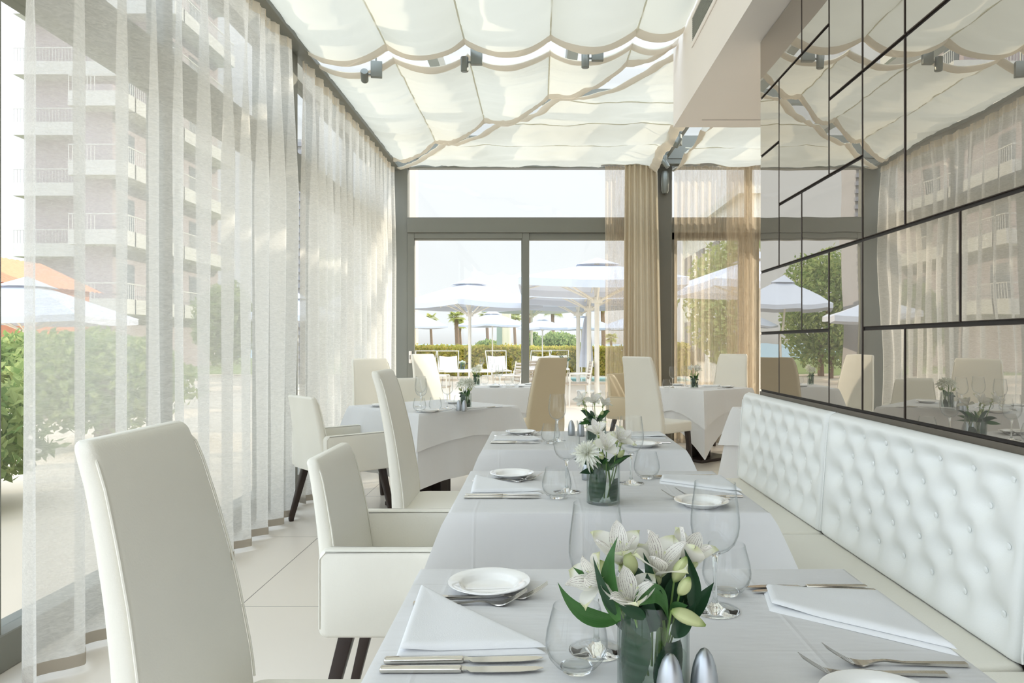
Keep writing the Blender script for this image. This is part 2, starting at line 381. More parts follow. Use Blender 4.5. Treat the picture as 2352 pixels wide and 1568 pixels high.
# ================================================================== curtains
def curtain_side(name, y0, y1, period, amp, ztop, zbot, x0, seed, label, m, n=None):
    e = empty(name, (x0, (y0+y1)/2, 0)); tag(e, label, 'curtain', 'sheer curtains on the left'); cy0 = (y0+y1)/2
    rnd = random.Random(seed); L = y1-y0
    def fx(y, t):     # t 0 top, 1 bottom
        ph = 2*pi*(y/period + .35*noise.noise(Vector((y*.9, seed, 0))) + .05*noise.noise(Vector((y*2, t*1.2, seed))))
        a = amp*(.28 + .72*min(1, t*3)) * (.75 + .5*noise.noise(Vector((y*1.5, t*1.1, seed+5))))
        s_ = sin(ph); s_ = (abs(s_)**.75)*(1 if s_ > 0 else -1)
        p = .008*sin(2*pi*y/.045)*max(0, 1-t*9)
        return a*s_ + p + .25*amp*sin(2.3*ph+1)*(1-t)*.5
    nu = n or int(L/.014); nv = 34
    def f(u, v): 
        y = y0 + L*u; t = v
        yy = y + .3*period*sin(2*pi*2*y/period+.6)*.12
        return Vector((fx(y, t), yy-cy0, ztop + (zbot-ztop)*v))
    g = MB().grid(f, nu, nv); g.build('cloth', m, e, ang=180)
    h = MB().grid(lambda u, v: Vector((fx(y0+L*u, 1)+.0025, y0+L*u+.3*period*sin(2*pi*2*(y0+L*u)/period+.6)*.12-cy0, zbot + .045*(1-v))), nu, 2); h.build('hem', M_hem, e, ang=180)
    h = MB().grid(lambda u, v: Vector((fx(y0+L*u, 0)+.0025, y0+L*u-cy0, ztop - .07*v)), nu, 2); h.build('heading_tape', cloth_mat('heading_tape','e6dccb',.5,.8), e, ang=180)
    return e
curtain_side('sheer_curtain', 2.40, 5.10, .262, .085, ZC-.06, .025, -1.76, 3, 'wide near sheer curtain in deep folds over the left windows', M_sheer)
curtain_side('sheer_curtain', 5.38, 8.68, .22, .065, ZC-.06, .02, -1.76, 11, 'far left sheer curtain with sun flecks, beyond the grey post', M_sheer)
struct_t = bev(MB().box(-1.80, -1.70, -3.5, 8.85, ZC-.045, ZC-.005).build('curtain_track', M_frame, smooth=False), .004, 1)
tag(struct_t, 'grey curtain track along the top of the left sheers', 'curtain track')
def curtain_end(name, x0, x1, period, amp, y, seed, label, m, group, zb=.02, pinch=None):
    cx = (x0+x1)/2; e = empty(name, (cx, y, 0)); tag(e, label, 'curtain', group)
    nu = int((x1-x0)/.006); nv = 24
    def f(u, v):
        x = x0 + (x1-x0)*u
        if pinch: x = x + pinch(u, v)
        ph = 2*pi*(x0 + (x1-x0)*u)/period + 2.2*noise.noise(Vector(((x0+(x1-x0)*u)*4, seed, v*.5)))
        a = amp*(.7+.6*noise.noise(Vector(((x0+(x1-x0)*u)*5, seed+3, v))))
        return Vector((x-cx, a*sin(ph), (ZC-.03)*(1-v) + zb*v))
    MB().grid(f, nu, nv).build('cloth', m, e, ang=180)
    MB().grid(lambda u, v: f(u, 1) + Vector((0, -.003, .05*(1-v))), nu, 1).build('hem', M_hem, e, ang=180)
    return e
curtain_end('drape', 1.03, 1.42, .062, .045, YE-.26, 5, 'gathered opaque beige drape left of the dark column', M_drape, 'end wall curtains', pinch=lambda u, v: -.03*v*(1-u)+.06*v*u)
curtain_end('sheer_curtain', .80, 1.12, .05, .035, YE-.20, 8, 'taupe sheer curtain drawn back beside the beige drape', M_sheer2, 'end wall curtains')
curtain_end('sheer_curtain', 1.64, 2.6, .085, .035, YE-.20, 9, 'taupe sheer curtain hanging right of the dark column', M_sheer2, 'end wall curtains')
curtain_end('sheer_curtain', 2.25, 4.0, .085, .03, YE-.28, 12, 'taupe sheer curtain farthest right, next to the mirror wall edge', M_sheer2, 'end wall curtains')
b = MB().box(.75, 4.1, YE-.31, YE-.17, ZC-.028, ZC-.01).build('curtain_rail', M_frame, smooth=False); tag(b, 'thin grey rail carrying the drape and sheers on the end wall', 'curtain rail')

# ================================================================== mirror wall
cs = [3.852-.305*i for i in range(0, 16)]; rs = [.97, 1.275, 1.60, 1.906, 2.217, 2.526, 2.838]
def mirror_mat():
    m = bpy.data.materials.new('bronze_mirror'); m.use_nodes = True; nt = m.node_tree; n = nt.nodes; l = nt.links; n.clear()
    o = n.new('ShaderNodeOutputMaterial'); g = n.new('ShaderNodeBsdfGlossy'); g.inputs[0].default_value = (.60,.565,.515,1); g.inputs['Roughness'].default_value = .004
    t = n.new('ShaderNodeTexCoord'); nz = n.new('ShaderNodeTexNoise'); nz.inputs['Scale'].default_value = 2.2; nz.inputs['Detail'].default_value = 1
    l.new(t.outputs['Object'], nz.inputs['Vector']); bp = n.new('ShaderNodeBump'); bp.inputs['Strength'].default_value = .25; bp.inputs['Distance'].default_value = .0035
    l.new(nz.outputs['Fac'], bp.inputs['Height']); l.new(bp.outputs[0], g.inputs['Normal'])
    d = n.new('ShaderNodeBsdfDiffuse'); d.inputs[0].default_value = (.42,.39,.35,1); ms = n.new('ShaderNodeMixShader'); ms.inputs[0].default_value = .16
    l.new(g.outputs[0], ms.inputs[1]); l.new(d.outputs[0], ms.inputs[2])
    l.new(ms.outputs[0], o.inputs[0]); return m
M_mirror = mirror_mat()
struct(bev(MB().box(1.195, 1.225, -2, 3.862, .965, 2.84).build('wall_mirror_backing', mat('dark_mirror_backing', '2c2622', .6), smooth=False), .001, 1))
struct(bev(MB().box(1.187, 1.225, -2, 3.866, .925, .965).build('trim_4', mat('bronze_trim', '6b645a', .4, .3), smooth=False), .002, 1))
PAN = [(0,1,0,1),(1,3,0,1),(3,4,0,2),(4,5,0,1),(5,8,0,1),(8,11,0,1),(0,2,1,2),(2,3,1,2),(4,6,1,2),(6,9,1,2),(9,11,1,2),
       (0,1,2,4),(0,1,4,5),(1,2,2,3),(2,4,2,3),(1,3,3,5),(3,4,3,4),(3,4,4,6),(4,5,2,4),(4,5,4,6),(5,8,2,4),(5,8,4,6),(8,11,2,4),(8,11,4,6),(0,2,5,6),(2,3,5,6)]
rowname = ['bottom', 'second', 'third', 'fourth', 'fifth', 'top']
for k, (a, b, c, d) in enumerate(PAN):
    y1, y0, z0, z1 = cs[a]-.006, cs[b]+.006, rs[c]+.006, rs[d]-.006
    cyy, cz = (y0+y1)/2, (z0+z1)/2; rnd = random.Random(k*7+1)
    hw, hh = (y1-y0)/2, (z1-z0)/2; bw = .002
    V = [(.0,-hw,-hh),(.0,hw,-hh),(.0,hw,hh),(.0,-hw,hh),(-.006,-hw,-hh),(-.006,hw,-hh),(-.006,hw,hh),(-.006,-hw,hh)]
    F = [(4,7,6,5),(0,1,2,3),(0,4,5,1),(1,5,6,2),(2,6,7,3),(3,7,4,0)]
    # front pane with a ground bevel
    V += [(-.008,-hw+bw,-hh+bw),(-.008,hw-bw,-hh+bw),(-.008,hw-bw,hh-bw),(-.008,-hw+bw,hh-bw)]
    F = [(8,11,10,9),(4,8,9,5),(5,9,10,6),(6,10,11,7),(7,11,8,4),(0,1,2,3),(0,4,5,1),(1,5,6,2),(2,6,7,3),(3,7,4,0)]
    o = mesh('mirror_panel', V, F, None, None, False, loc=(1.1935, cyy, cz), mats=[M_mirror, M_back], fm=[0,1,1,1,1,1,1,1,1,1])
    o.rotation_euler = (0, radians(rnd.uniform(-.12,.12)), radians(rnd.uniform(-.15,.15)))
    rows = rowname[c] if d == c+1 else rowname[c] + ' to ' + rowname[d-1]
    far = ['far end', 'second column from far end', 'third column from far end', 'fourth column from far end', 'fifth column from far end', 'sixth column from far end'][a] if a < 6 else ('seventh column from far end' if a == 6 else 'camera end')
    shape = 'small square' if (b-a == 1 and d-c == 1) else ('wide' if b-a > d-c else ('large square' if b-a > 1 else 'tall'))
    tag(o, f'{shape} bronze mirror panel, {rows} row, {far}', 'mirror', 'bronze mirror panels')

# ================================================================== banquette
def tuft_depth(y, z, Bs):
    s = 0; mn = 9
    for (by, bz) in Bs:
        d2 = ((y-by)/.058)**2 + ((z-bz)/.044)**2
        if d2 < 12: s += exp(-d2*1.15)
    return s
BQ = [(2.86, 4.04, 'far end of the white tufted banquette, beside the third table'), (1.672, 2.852, 'middle bay of the white tufted banquette, facing the second table'), (.484, 1.664, 'nearest bay of the white tufted banquette, facing the nearest table')]
for (y0, y1, lab) in BQ:
    cyy = (y0+y1)/2; e = empty('banquette', (.9, cyy, 0)); tag(e, lab, 'bench', 'banquette bays')
    hw = (y1-y0)/2 - .004
    b = MB(); rbox(b, -.26, .26, -hw, hw, .0, .36, .01, .006); b.build('base', M_leather_w, e)
    b = MB(); rbox(b, -.30, .24, -hw, hw, .362, .468, .018, .016); b.build('seat_cushion', M_leather, e)
    z0, z1 = .470, .945; pw = (2*hw)/7.1
    Bs = []
    for r in range(5):
        zz = .885 - r*.083; nB = 7 if r % 2 == 0 else 6
        for k in range(nB): Bs.append(((k-(nB-1)/2)*pw*.985, zz))
    def xf(y, z):
        u = (z-z0)/(z1-z0); base = .208 + .034*u       # front face leans back
        ed = min(1, (hw-abs(y))/.035); ez = min(1, (z1-z)/.032); eb = min(1, (z-z0)/.03)
        rnd_ = .018*(1-sqrt(max(0, 1-(1-ed)**2))) + .022*(1-sqrt(max(0, 1-(1-ez)**2))) + .012*(1-sqrt(max(0,1-(1-eb)**2)))
        fade = min(1, (hw-abs(y))/.05)*min(1, max(0, (z1-z-.012)/.045))
        return base + rnd_ + .037*tuft_depth(y, z, Bs)*fade
    g = MB(); nu, nv = 170, 72
    g.grid(lambda u, v: Vector((xf(-hw+2*hw*u, z0+(z1-z0)*v), -hw+2*hw*u, z0+(z1-z0)*v)), nu, nv)
    # wrap to the back: top, sides
    g.grid(lambda u, v: Vector((xf(-hw+2*hw*u, z1) + (.284-xf(-hw+2*hw*u, z1))*v, -hw+2*hw*u, z1+.004*sin(pi*v))), nu, 3)
    for s in (-1, 1):
        g.grid(lambda u, v: Vector((xf(s*hw, z0+(z1-z0)*u) + (.284-xf(s*hw, z0+(z1-z0)*u))*v, s*hw, z0+(z1-z0)*u)), nv, 2)
    br = g.build('backrest', M_leather_w, e, ang=60)
    bm_ = MB().lathe([(0,-.004),(.006,-.003),(.009,0),(.006,.003),(0,.004)], 12); bm_.rot(Matrix.Rotation(pi/2, 4, 'Y'))
    bme = None
    for (by, bz) in Bs:
        if bme is None: o = bm_.build('button', M_leather_w, br); bme = o.data
        else: o = bpy.data.objects.new('button', bme); COL.objects.link(o); o.parent = br
        o.location = (xf(by, bz)-.003, by, bz)
    pipe = [( .258, -hw, z0+.005), (xf(-hw+.01, z0+.2)-.0, -hw+.004, z0+.02)]
    MB().tube([(xf(hw-.012, z)-.002, hw-.006, z) for z in [z0+.012+(z1-z0-.05)*k/24 for k in range(25)]], .0028, 6).build('piping', M_leather_w, br)
# ================================================================== chairs (built facing +x, origin on the floor below the seat centre)
PROF = [(.37,.012),(.44,0),(.54,-.010),(.64,-.030),(.69,-.040),(.78,-.062),(.88,-.092),(.975,-.125),(1.06,-.165)]
def lerp_prof(z):
    for (a, fa), (b, fb) in zip(PROF[:-1], PROF[1:]):
        if z <= b: return fa + (fb-fa)*(z-a)/(b-a)
    return PROF[-1][1]
def make_chair(H, arms, label, loc, rz, mleather=None, group='cream leather dining chairs'):
    LN = .42 if arms else .78
    ml = mleather or M_leather
    e = empty('armchair' if arms else 'dining_chair', loc, rz); tag(e, label, 'chair', group)
    sc = 1.06 / H if not arms else 1.06 / H
    rings = []; N = 26; z0 = .375; wb = .45 if not arms else .46; wt = .34 if not arms else .38
    for i in range(N+1):
        t = i/N; z = z0 + (H-z0)*t
        pz = .37 + (z-.37)*(1.06-.37)/(H-.37)
        x = lerp_prof(pz)*LN - (.012*t if arms else 0)
        w_ = wb + (wt-wb)*t**1.4; th = .062 - .022*t
        top = max(0, (z-(H-.022))/.022); k = sqrt(max(0, 1-top**2))
        w2 = w_ - .034*(1-k); th2 = th*(.35+.65*k)
        rings.append([Vector((-.20 + x - th/2 + p.x, p.y, z)) for p in rrect(th2, w2, min(th2*.42, .02), 0, 0, 0, 4)])
    # rows concentrated near the top for a soft edge
    zs = [H-.016, H-.009, H-.004, H-.001]
    rings = rings[:-1]
    for z in zs:
        top = (z-(H-.022))/.022; k = sqrt(max(0.02, 1-top**2)); th = .040; x = lerp_prof(1.06-(H-z))*LN - (.012 if arms else 0)
        rings.append([Vector((-.20 + x - th/2 + p.x, p.y, z)) for p in rrect(th*(.35+.65*k), wt-.034*(1-k), .013*(.4+.6*k), 0, 0, 0, 4)])
    b = MB().loft(rings); bk = b.build('backrest', ml, e, ang=50)
    # stitched seam around the front face edge
    pts = []
    def fp(z, s):
        pz = .37 + (z-.37)*(1.06-.37)/(H-.37); t = (z-z0)/(H-z0)
        x = lerp_prof(pz)*LN - (.012*t if arms else 0)
        return Vector((-.20 + x - .0015, s*((wb + (wt-wb)*t**1.4)/2-.003), z))
    side = [fp(.48 + (H-.045-.48)*k/14, -1) for k in range(15)]
    other = [fp(.48 + (H-.045-.48)*k/14, 1) for k in range(15)][::-1]
    xt = fp(H-.01, 1).x - .006
    corner = [Vector((xt, -wt/2+.012, H-.018)), Vector((xt-.004, -wt/2+.035, H-.004)), Vector((xt-.004, wt/2-.035, H-.004)), Vector((xt, wt/2-.012, H-.018))]
    MB().tube(side+corner+other, .0026, 6).build('piping', ml, bk)
    s = MB()
    if arms: rbox(s, -.225, .245, -.215, .215, .375, .472, .03, .02)
    else: rbox(s, -.215, .235, -.225, .225, .375, .475, .035, .018)
    s.build('seat', ml, e, ang=50)
    if arms:
        for sg in (-1, 1):
            a = MB(); x0, x1 = -.255, .262; y = sg*.245; R = []
            for (yo, ins) in ((-.029,.012),(-.024,.003),(-.012,0),(.012,0),(.024,.003),(.029,.012)):
                ring = []; zb, zt = .372+ins, .625-ins; xa, xb = x0+ins, x1-ins; r = .022
                for (cx, cz, a0) in ((xb-r, zt-r, 0),(xa+r, zt-r, 90),(xa+r, zb+r, 180),(xb-r, zb+r, 270)):
                    for q in range(6):
                        an = radians(a0+90*q/5); ring.append(Vector((cx+r*cos(an), y+yo, cz+r*sin(an))))
                R.append(ring)
            a.loft(R); ar = a.build('armrest', ml, e, ang=50)
            pp = [Vector((x0+.004, y+.027, .40)), Vector((x0+.004, y+.027, .60)), Vector((x0+.022, y+.027, .621)), Vector((x1-.022, y+.027, .621)), Vector((x1-.004, y+.027, .60)), Vector((x1-.004, y+.027, .40))]
            MB().tube(pp, .0022, 6).build('piping', ml, ar)
            pp = [Vector((p.x, 2*y-p.y, p.z)) for p in pp]; MB().tube(pp, .0022, 6).build('piping', ml, ar)
    for sx_ in (-1, 1):
        for sy_ in (-1, 1):
            l = MB(); tx, ty = sx_*.185, sy_*.195; bx, by = sx_*(.235 if not arms else .255), sy_*(.20 if not arms else .225)
            if sx_ < 0: bx -= .02
            l.loft([rrect(.028, .028, .005, 0, bx, by, 2), rrect(.032,.032,.005,.02,bx,by,2), rrect(.046,.046,.006,.376,tx,ty,2)])
            l.build('leg', M_darkwood, e)
    return e
M_tan = mat('tan_leather', 'cfc0a2', .45, 0, 4, .03, .25, 220)
make_chair(1.055, False, 'large high-backed cream leather chair in the left foreground at the nearest table', (-.43, 1.385, 0), 0)
make_chair(.875, True, 'cream leather armchair drawn up to the second table, behind the foreground chair', (-.38, 2.335, 0), 0)
make_chair(.875, True, 'cream leather armchair with dark legs seen from behind beside the left sheers', (-1.35, 4.96, 0), radians(42))
make_chair(1.095, False, 'high-backed cream leather chair at the third table, seen edge on', (-.40, 3.43, 0), 0)
make_chair(1.09, False, 'high-backed cream chair against the left sheers, behind the diagonal table', (-1.27, 6.10, 0), radians(-48))
make_chair(.875, True, 'low-backed cream armchair just left of the sliding door, beyond the diagonal table', (-1.24, 6.98, 0), radians(-60))
make_chair(1.10, False, 'pale high-backed chair by the sliding door handle, farthest left', (-1.10, 8.25, 0), radians(-38))
make_chair(1.09, False, 'high-backed chair with a tan back, seen from behind at the centre of the room', (-.08, 7.02, 0), radians(128), M_tan)
make_chair(1.10, False, 'high-backed cream chair with dark legs at the left of the pedestal table', (1.17, 6.98, 0), radians(43))
make_chair(1.10, False, 'high-backed cream chair behind the pedestal table, against the taupe sheers', (2.09, 8.24, 0), radians(-128))
make_chair(.875, True, 'low tan armchair half hidden behind the high-backed chair at the pedestal table', (1.13, 8.16, 0), radians(-42), M_tan)

# ================================================================== tables and cloths
def make_table(loc, rz, w, d, label):
    e = empty('dining_table', loc, rz); tag(e, label, 'table', 'pedestal dining tables')
    t = MB(); rbox(t, -w/2+.006, w/2-.006, -d/2+.006, d/2-.006, .715, .7435, .01, .003); t.build('tabletop', M_darkwood, e)
    p = MB().box(-.14, .14, -.035, .035, .03, .715).box(-.035, .035, -.14, .14, .03, .715); bev(p.build('pedestal', M_darkwood, e, smooth=False), .004, 2)
    b = MB(); rbox(b, -.26, .26, -.26, .26, 0, .03, .008, .004); b.build('base_plate', M_darkwood, e)
    return e
def cloth(loc, rz, w, d, hang, label, flare=.17, drop=.06, ztop=.75, seed=0, turn=0, grp='white tablecloths', creases=True, sag=0, side=.018, name='tablecloth', cr=.11):
    """square cloth over a table; the corners hang as free folds"""
    o_loc = loc; hw, hd = w/2, d/2; V = []; F = []
    nseg = 44; per = []
    for si in range(4):
        c0 = [(-hw,-hd),(hw,-hd),(hw,hd),(-hw,hd)][si]; c1 = [(hw,-hd),(hw,hd),(-hw,hd),(-hw,-hd)][si]
        nx, ny = [(0,-1),(1,0),(0,1),(-1,0)][si]; L = w if si % 2 == 0 else d
        for k in range(nseg):
            t = k/nseg; 
            t = .5-.5*cos(pi*t) if True else t
            x = c0[0]+(c1[0]-c0[0])*t; y = c0[1]+(c1[1]-c0[1])*t; dc = min(t, 1-t)*L
            dx, dy = (c0 if t < .5 else c1); dn = Vector((dx/abs(dx), dy/abs(dy), 0)).normalized()
            per.append((x, y, Vector((nx, ny, 0)), dn, dc, si, t, L))
    n = len(per)
    # top surface: radial rings
    rings = [0.0, .25, .5, .75, .9, .985]
    nr = 12
    ct = len(V); V.append(Vector((0, 0, ztop)))
    for ri, r in enumerate(rings[1:]):
        for (x, y, *_r) in per: V.append(Vector((x*r, y*r, ztop + .0006*noise.noise(Vector((x*r*7+seed, y*r*7, 2))))))
    base = 1
    for k in range(n): F.append((0, base+k, base+(k+1)%n))
    for ri in range(len(rings)-2):
        for k in range(n): F.append((base+ri*n+k, base+(ri+1)*n+k, base+(ri+1)*n+(k+1)%n, base+ri*n+(k+1)%n))
    last = base+(len(rings)-2)*n
    rows = []
    for j in range(nr+1):
        t = j/nr; row = len(V); rows.append(row)
        for (x, y, nn, dn, dc, si, tt, L) in per:
            g = exp(-(dc/cr)**1.3); b = exp(-(dc/(cr*2.0))**1.2)
            e0 = .004 if j else .0
            rip = .012*noise.noise(Vector((x*5+seed*3, y*5, 1.0)))*t + .006*sin(tt*L*26+seed)*t*(1-g)
            off = nn*(e0 + side*t + rip)*(1-g) + dn*(flare*g*(t**.9) + e0*g) - dn*(.03*(b-g))*t
            hz = hang + drop*b + .006*noise.noise(Vector((x*3+seed, y*3, 7)))
            V.append(Vector((x+off.x, y+off.y, ztop - (.0015 if j == 0 else .0015 + (hz-.0015)*t))))
    for k in range(n): F.append((last+k, rows[0]+k, rows[0]+(k+1)%n, last+(k+1)%n))
    for j in range(nr):
        for k in range(n): F.append((rows[j]+k, rows[j+1]+k, rows[j+1]+(k+1)%n, rows[j]+(k+1)%n))
    o = mesh(name, V, F, M_linen, None, True); sharp(o, 55); o.location = loc; o.rotation_euler = (0,0,rz)
    tag(o, label, 'tablecloth', grp); return o
def linen_creases():
    """ironed fold lines and soft wrinkles as bump on the linen"""
    nt = M_linen.node_tree; n = nt.nodes; l = nt.links
    d = [x for x in n if x.type == 'BSDF_DIFFUSE'][0]; t = n.new('ShaderNodeTexCoord')
    mp = n.new('ShaderNodeMapping'); mp.inputs['Scale'].default_value = (3, 9, 3); l.new(t.outputs['Object'], mp.inputs[0])
    nz = n.new('ShaderNodeTexNoise'); nz.inputs['Scale'].default_value = 1.6; nz.inputs['Detail'].default_value = 3; l.new(mp.outputs[0], nz.inputs['Vector'])
    s = n.new('ShaderNodeSeparateXYZ'); l.new(t.outputs['Object'], s.inputs[0]); prev = nz.outputs['Fac']
    for ax, per in (('X', .30), ('Y', .30)):
        m1 = n.new('ShaderNodeMath'); m1.operation = 'PINGPONG'; m1.inputs[1].default_value = per/2*1.0
        a0 = n.new('ShaderNodeMath'); a0.operation = 'ADD'; a0.inputs[1].default_value = 3.075; l.new(s.outputs[ax], a0.inputs[0]); l.new(a0.outputs[0], m1.inputs[0])
        mr = n.new('ShaderNodeMapRange'); mr.inputs[1].default_value = 0; mr.inputs[2].default_value = .006; mr.inputs[3].default_value = .10; mr.inputs[4].default_value = 0
        l.new(m1.outputs[0], mr.inputs[0]); ad = n.new('ShaderNodeMath'); ad.operation = 'ADD'; l.new(prev, ad.inputs[0]); l.new(mr.outputs[0], ad.inputs[1]); prev = ad.outputs[0]
    bp = n.new('ShaderNodeBump'); bp.inputs['Strength'].default_value = .8; bp.inputs['Distance'].default_value = .008
    l.new(prev, bp.inputs['Height'])
    old = d.inputs['Normal'].links[0].from_node; l.new(old.outputs[0], bp.inputs['Normal']); l.new(bp.outputs[0], d.inputs['Normal'])
linen_creases()
TB = [((.195, 1.173, 0), 0, .885, .66, 'nearest'), ((.195, 2.326, 0), 0, .895, .66, 'second'), ((.20, 3.518, 0), 0, .905, .68, 'third')]
TL = ['table under a white cloth closest to the camera, along the banquette', 'table under a white cloth, second along the banquette from the camera', 'table under a white cloth, third and last along the banquette']
CL = ['white cloth over the nearest table, under the large flower vase', 'white cloth over the second table, its left corner hanging by the armchair', 'white cloth over the third table, the last along the banquette']
for i, (lc, rz, w_, d_, nm) in enumerate(TB):
    make_table(lc, rz, w_-.01, d_-.01, TL[i]); cloth(lc, rz, w_, d_, .27, CL[i], seed=i)
T4 = (-.80, 5.43, 0); T5 = (-.36, 8.02, 0); T6 = (1.70, 7.68, 0); T7 = (1.88, 4.98, 0)
make_table(T4, radians(45), .885, .885, 'square table turned diagonally near the left sheers, under two white cloths')
cloth(T4, radians(45), .90, .90, .175, 'white top cloth of the diagonal table near the left sheers', flare=.10, drop=.07, seed=5, ztop=.752)
cloth(T4, radians(45), .893, .893, .45, 'long white under cloth of the diagonal table near the left sheers', flare=.10, drop=.04, seed=6, ztop=.7475, name='under_cloth', side=.012)
make_table(T5, 0, .84, .785, 'far table directly in front of the sliding door')
cloth(T5, 0, .86, .80, .22, 'white top cloth of the far table in front of the sliding door', flare=.14, drop=.12, seed=7, ztop=.752)
cloth(T5, 0, .853, .793, .58, 'long white under cloth of the far table in front of the sliding door', flare=.09, drop=.03, seed=8, ztop=.7475, name='under_cloth', side=.012)
make_table(T6, radians(38), .785, .785, 'pedestal table at the right with its dark wooden foot showing')
cloth(T6, radians(38), .80, .80, .20, 'white top cloth of the pedestal table at the right', flare=.10, drop=.17, seed=9, ztop=.752)
cloth(T6, radians(38), .793, .793, .36, 'long white under cloth with a low corner, on the pedestal table at the right', flare=.13, drop=.30, seed=10, ztop=.7475, name='under_cloth', side=.012)
make_table(T7, 0, .85, .70, 'table mostly hidden behind the far end of the banquette')
cloth(T7, 0, .88, .72, .24, 'white top cloth showing past the far end of the banquette', flare=.12, drop=.06, seed=12, ztop=.752)
cloth(T7, 0, .873, .713, .55, 'long white under cloth showing past the far end of the banquette', flare=.14, drop=.04, seed=13, ztop=.7475, name='under_cloth', side=.012)

# ================================================================== tableware
ZT = .7505
def plate(loc, label, r=.078, z=ZT):
    m = MB(); s = r/.08
    m.lathe([(0,.004),(.045*s,.004),(.050*s,.006),(.056*s,.013),(.060*s,.0155),(.077*s,.0185),(.080*s,.0185),(.0805*s,.0172),(.076*s,.014),(.060*s,.009),(.052*s,.002),(.045*s,0),(0,0)], 48)
    o = m.build('side_plate', M_china, ang=60, loc=(loc[0], loc[1], z)); return tag(o, label, 'plate', 'white side plates')
def wineglass(loc, label, h=.226, z=ZT, k=1.0, n=40):
    e = empty('wine_glass', (loc[0], loc[1], z)); tag(e, label, 'wine glass', 'stemmed wine glasses')
    s = h/.226; bz = .098*s
    bowl = [(.0045,bz),(.012,bz+.003),(.024,bz+.010),(.034,bz+.021),(.040,bz+.036),(.0425,bz+.052),(.0422,bz+.068),(.040,bz+.090),(.037,bz+.112),(.0355,h-.0008),(.0352,h),(.0347,h-.0008),(.0362,bz+.111),(.0392,bz+.089),(.0413,bz+.067),(.0415,bz+.052),(.039,bz+.036),(.033,bz+.0225),(.023,bz+.0125),(.010,bz+.0065),(0,bz+.006)]
    MB().lathe([(a*k, b) for a, b in bowl], n).build('bowl', M_glass, e, ang=70)
    foot = [(0,0),(.0405,0),(.0425,.0012),(.042,.0022),(.030,.0035),(.014,.0065),(.007,.012),(.0043,.022),(.0037,.045),(.0038,.075),(.0052,bz-.003),(.0085,bz+.0015),(.0095,bz+.0035),(0,bz+.005)]
    MB().lathe([(a*k, b) for a, b in foot], n).build('stem', M_sglass, e, ang=70)
    return e
def tumbler(loc, label, z=ZT, n=40, s=1.0):
    e = empty('stemless_glass', (loc[0], loc[1], z)); tag(e, label, 'glass', 'stemless water glasses')
    p = [(.020,.004),(.031,.010),(.040,.021),(.0445,.034),(.0450,.043),(.043,.058),(.0385,.076),(.0340,.0930),(.0336,.0940),(.0331,.0930),(.0375,.076),(.042,.058),(.0438,.043),(.0433,.035),(.039,.024),(.030,.015),(.018,.0105),(0,.010)]
    MB().lathe([(a*s, b*s) for a, b in p], n).build('bowl', M_glass, e, ang=70)
    b = [(0,0),(.019,0),(.021,.001),(.0225,.004),(.024,.0075),(.016,.0092),(0,.0095)]
    MB().lathe([(a*s, c*s) for a, c in b], n).build('base', M_sglass, e, ang=70)
    return e
def fork(loc, rz, label, z=ZT, L=.205):
    """lies along +x from the handle end; tines curl up"""
    m = MB(); zz = [(0,.0035),(.03,.0037),(.09,.0042),(.118,.0075),(.132,.0060),(.147,.0028),(.158,.0030),(.170,.0068)]
    def zc(x):
        x = x*.205/L
        for (a, fa), (b, fb) in zip(zz[:-1], zz[1:]):
            if x <= b: return fa+(fb-fa)*(x-a)/(b-a)
        return .0068 + (x-.170)*.50
    def wd(x):
        x = x*.205/L
        P = [(0,.011),(.06,.009),(.105,.0062),(.125,.0058),(.140,.011),(.152,.021),(.166,.0235)]
        for (a, fa), (b, fb) in zip(P[:-1], P[1:]):
            if x <= b: return fa+(fb-fa)*(x-a)/(b-a)
        return .0235
    R = []
    for k in range(30):
        x = .166*L/.205*k/29; w_ = wd(x); th = .0042 - .0022*min(1, k/24); z0 = zc(x)
        R.append([Vector((x, -w_/2, z0-th/2)), Vector((x, w_/2, z0-th/2)), Vector((x, w_/2*.93, z0+th/2)), Vector((x, -w_/2*.93, z0+th/2))])
    m.loft(R)
    for q in range(4):
        yy = (q-1.5)*.0058; R = []
        for k in range(9):
            t = k/8; x = (.164 + .041*t)*L/.205; w_ = .0036*(1-.55*t); z0 = zc(x) + .004*t*t; th = .002-.0009*t
            R.append([Vector((x, yy-w_/2, z0-th/2)), Vector((x, yy+w_/2, z0-th/2)), Vector((x, yy+w_/2, z0+th/2)), Vector((x, yy-w_/2, z0+th/2))])
        m.loft(R)
    o = m.build('fork', M_steel, ang=40, loc=(loc[0], loc[1], z)); o.rotation_euler = (0,0,rz); return tag(o, label, 'fork', 'steel forks')
def knife(loc, rz, label, z=ZT, L=.234):
    e = empty('table_knife', (loc[0], loc[1], z), rz); tag(e, label, 'knife', 'steel table knives')
    m = MB(); rbox(m, 0, L*.50, -.0065, .0065, .0005, .0085, .0025, .0025, 2); m.build('handle', M_steel, e, ang=40)
    b = MB(); R = []; s = L/.234
    for x, yb, yt, h in ((.117,-.004,.004,.0055),(.124,-.0035,.0035,.0035),(.130,-.010,.004,.0028),(.16,-.011,.0055,.0024),(.20,-.0100,.006,.002),(.222,-.006,.0055,.0016),(.230,-.001,.004,.0012),(.234,.0012,.0025,.001)):
        x *= s; zc_ = .0045; R.append([Vector((x,yb,zc_-.0004)), Vector((x,yt,zc_-h/2)), Vector((x,yt,zc_+h/2)), Vector((x,yb,zc_+.0004))])
    b.loft(R).build('blade', M_steel, e, ang=40); return e
